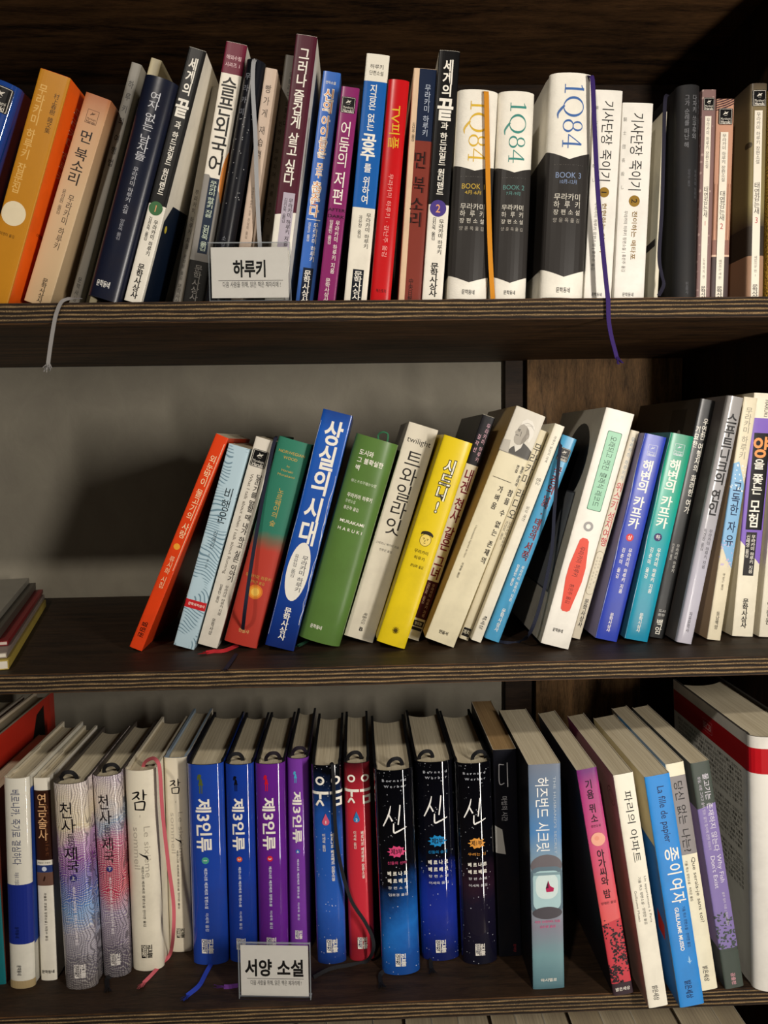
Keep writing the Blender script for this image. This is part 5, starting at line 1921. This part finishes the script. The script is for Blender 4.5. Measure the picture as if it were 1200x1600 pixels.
# ------------------------------------------------------------------ build them
for pass_no in (0, 1):
    if pass_no == 0:
        need = set()
        for key, kind, label, cover, prints, kw in BOOKS:
            if prints:
                ik = Ink(PL[key][3], PL[key][4])
                prints(ik)
                need |= ik.chars
        ik = Ink(.1, .1)
        for s, b in SIGN_TEXT:
            ik.H(s, .5, .5, 1, 1, INK, b)
        need |= ik.chars
        load_glyphs(need)
ROW = {'1': (SHELF_Z[1], TOP), '2': (SHELF_Z[2], MID), '3': (SHELF_Z[3], LOW)}
ROOT = {}
for key, kind, label, cover, prints, kw in BOOKS:
    z, grp = ROW[key[0]]
    nm = 'hardcover_book' if kind == 'h' else 'paperback_book'
    kw = dict(kw)
    rbs = [r for r in RIB.get(key, ())]
    ROOT[key], _ = build_book(nm, label, grp, PL[key], kind, cover, prints, ribbons=rbs, zrow=z, **kw)

# books that stand partly outside the frame at the start of the lower shelf
build_book('paperback_book', 'teal-spined short book at the frame edge beside the navy-banded white jacket', LOW, (-.3695, .045, 0, .019, .192), 'p',
           '#176a70', None, zrow=SHELF_Z[3], front='#6e3426', depth=.15)


def pr(i):
    i.P([(3.0, .0), (9.1, .0), (9.1, .17), (7.2, .20), (3.0, .22)], '#c23020')
    i.P([(7.4, .05), (8.3, .03), (8.3, .20), (6.6, .20)], '#16120f')
    i.B(1.0, 9.1, .24, 1, '#6a3424')  # shadow on the lower red cover, painted as a brown area


build_book('hardcover_book', 'large red-covered book with black triangles, behind the teal-spined short book', LOW, (-.3945, .05, 0, .0225, .2255), 'h',
           '#b93022:semi', pr, zrow=SHELF_Z[3], depth=.195, edge='#d8c8b0')
build_book('hardcover_book', 'grey jacketed book with pale page top, furthest along beyond the large red-covered book', LOW,
           (-.4345, .05, 0, .034, .2255), 'h', '#b3aa9a', None, zrow=SHELF_Z[3], depth=.18, edge='#cfc4b0')

# ------------------------------------------------------------------ paperbacks on the shelf below, only their page tops in view
LOWEST = 'paperbacks on the lowest shelf'
x = -.180
W4 = [.036, .036, .033, .029, .048, .033, .027, .0275, .033, .0255, .029, .0255, .033, .033, .044, .041, .025]
names4 = ['under the first blue girl-silhouette book', 'under the second blue girl-silhouette book', 'under the purple girl-silhouette book',
          'under the violet girl-silhouette book', 'under the pink drop book', 'under the blue drop book', 'under the pink-splat book',
          'just past the pink-splat book', 'under the blue-splat book', 'just past the blue-splat book', 'under the orange-splat book',
          'under the near-black book', 'under the jar and butterfly book', 'just past the jar and butterfly book', 'widest, under the sunset paperback',
          'under the azure paperback', 'last before the upright']
tint4 = ['#c2b294', '#b6a384', '#c9b898', '#bba988', '#c4b392', '#b3a080', '#c6b694', '#baa886', '#cbbb9c', '#bcab8a', '#cdbd9e', '#c5b594', '#b8a684',
         '#c9b999', '#bfae8d', '#cbbb9b', '#b9a887']
for k, (w4, nm4, tn) in enumerate(zip(W4, names4, tint4)):
    if x + w4 > XR - .001:
        w4 = XR - .002 - x
    build_book('paperback_book', 'paperback on the lowest shelf, ' + nm4, LOWEST, (x, .05, 0, w4, .238 - .002 * (k % 3)), 'p',
               ('#6a5b48', '#8d8270', '#57606a', '#a79a84')[k % 4], None, zrow=SHELF_Z[4], depth=.16, paper=paper_mat(tn, '#a3937a'))
    x += w4 + .0008

# ------------------------------------------------------------------ magazines lying flat
MAGS = 'magazines lying on the middle shelf'


def magazine(label, cx, cy, z, yaw, hx, hy, th, color, page):
    """corner nearest the camera on the right at (cx, cy)"""
    r = thing('magazine', label, 'magazine', (cx, cy, z), MAGS)
    r.rotation_euler = (0, 0, yaw)
    box_obj('cover', (-hx, 0, 0, hy, th - .0008, th), [cover_mat(color, 1, 1)], r)
    box_obj('cover', (-hx, 0, 0, hy, 0, .0008), [cover_mat(color, 1, 1)], r)
    box_obj('spine', (-.0006, 0, 0, hy, .0008, th - .0008), [cover_mat(color, 1, 1)], r)
    box_obj('page_block', (-hx + .001, -.0008, .0006, hy - .001, .0008, th - .0008), [flat(page, .8)], r)
    return r


zm = SHELF_Z[2]
yw = 0.27
magazine('lowest magazine of the flat pile, with yellow cover edge', -.3165, .0165, zm + .0004, yw, .21, .285, .0085, '#b7a04a', '#d9d2c2')
magazine('grey magazine second from the bottom of the flat pile', -.3200, .022, zm + .0094, yw, .21, .285, .0050, '#8c7f76', '#d5cec0')
magazine('dark red magazine in the middle of the flat pile', -.3290, .045, zm + .0149, yw, .21, .27, .0045, '#7a1c20', '#c9b8ac')
magazine('dark grey magazine near the top of the flat pile', -.3390, .050, zm + .0199, yw, .21, .265, .0080, '#4b463e', '#b9b2a4')
magazine('pale grey topmost magazine of the flat pile', -.3470, .052, zm + .0284, yw, .21, .26, .0065, '#8d897e:semi', '#cfc8ba')


# ------------------------------------------------------------------ the two card holders
def card_holder(label, place, w, h, title, twidth, tsize, tv):
    X, Y, Z, yaw, tilt = place
    r = thing('sign_holder', label, 'sign', (X, Y, Z), 'card holders on the shelves')
    r.rotation_euler = (tilt, 0, yaw)
    k = 'acrylic'
    if k not in _mats:
        t = NT('clear_acrylic')
        tr = t.n('ShaderNodeBsdfTransparent')
        gl = t.n('ShaderNodeBsdfGlossy')
        gl.inputs['Roughness'].default_value = 0.06
        tr.inputs['Color'].default_value = (.985, .988, .99, 1)
        mx = t.n('ShaderNodeMixShader')
        mx.inputs[0].default_value = 0.06
        t.l(tr.outputs[0], mx.inputs[1])
        t.l(gl.outputs[0], mx.inputs[2])
        t.l(mx.outputs[0], t.t.nodes['Material Output'].inputs['Surface'])
        _mats[k] = t.m
    ac = _mats[k]
    if 'acrylic_rim' not in _mats:
        t = NT('acrylic_rim')
        t.base('#aeb4b8')
        t.rough(0.15)
        t.b.inputs['Alpha'].default_value = 0.45
        _mats['acrylic_rim'] = t.m
    m = .0022
    v, f, ix = [], [], []
    for q, b in ((0, (-m, w + m, -.0022, -.0009, 0, h + .006)), (0, (-m, w + m, .0009, .0022, 0, h + .006)),
                 (1, (-m, -m + .0007, -.0009, .0009, 0, h + .006)), (1, (w + m - .0007, w + m, -.0009, .0009, 0, h + .006)),
                 (1, (-m, w + m, -.0024, -.0008, h + .006, h + .0067)), (1, (-m, w + m, .0022, .0065, 0, .0016))):
        bv, bf = box_data(*b)
        n0 = len(v)
        v += bv
        f += [tuple(i + n0 for i in e) for e in bf]
        ix += [q] * 6
    mesh_obj('acrylic_sleeve', v, f, [ac, _mats['acrylic_rim']], r, ix)
    card = box_obj('card', (0, w, -.0003, .0003, .003, .003 + h), [flat('#dedad2', .7)], r)
    ik = Ink(w, h)
    ik.H(title, .5, tv, twidth, tsize, '#0c0b0b', 32)
    ik.B(.09, .93, .655, .663, '#55504a')
    ik.H('다음 사람을 위해, 읽은 책은 제자리에 !', .52, .74, .76, .075, '#3a3632', 4)
    V, F = [], []
    for kind, vv, ff, color, off in ik.items:
        n0 = len(V)
        V += [(a, -.0003 - .00008, b + .003) for a, b in vv]
        F += [tuple(i + n0 for i in q) for q in ff]
    mesh_obj('lettering', V, F, [flat('#0c0b0b', .6)], card)


for sg in SIGNS:
    card_holder(*sg)
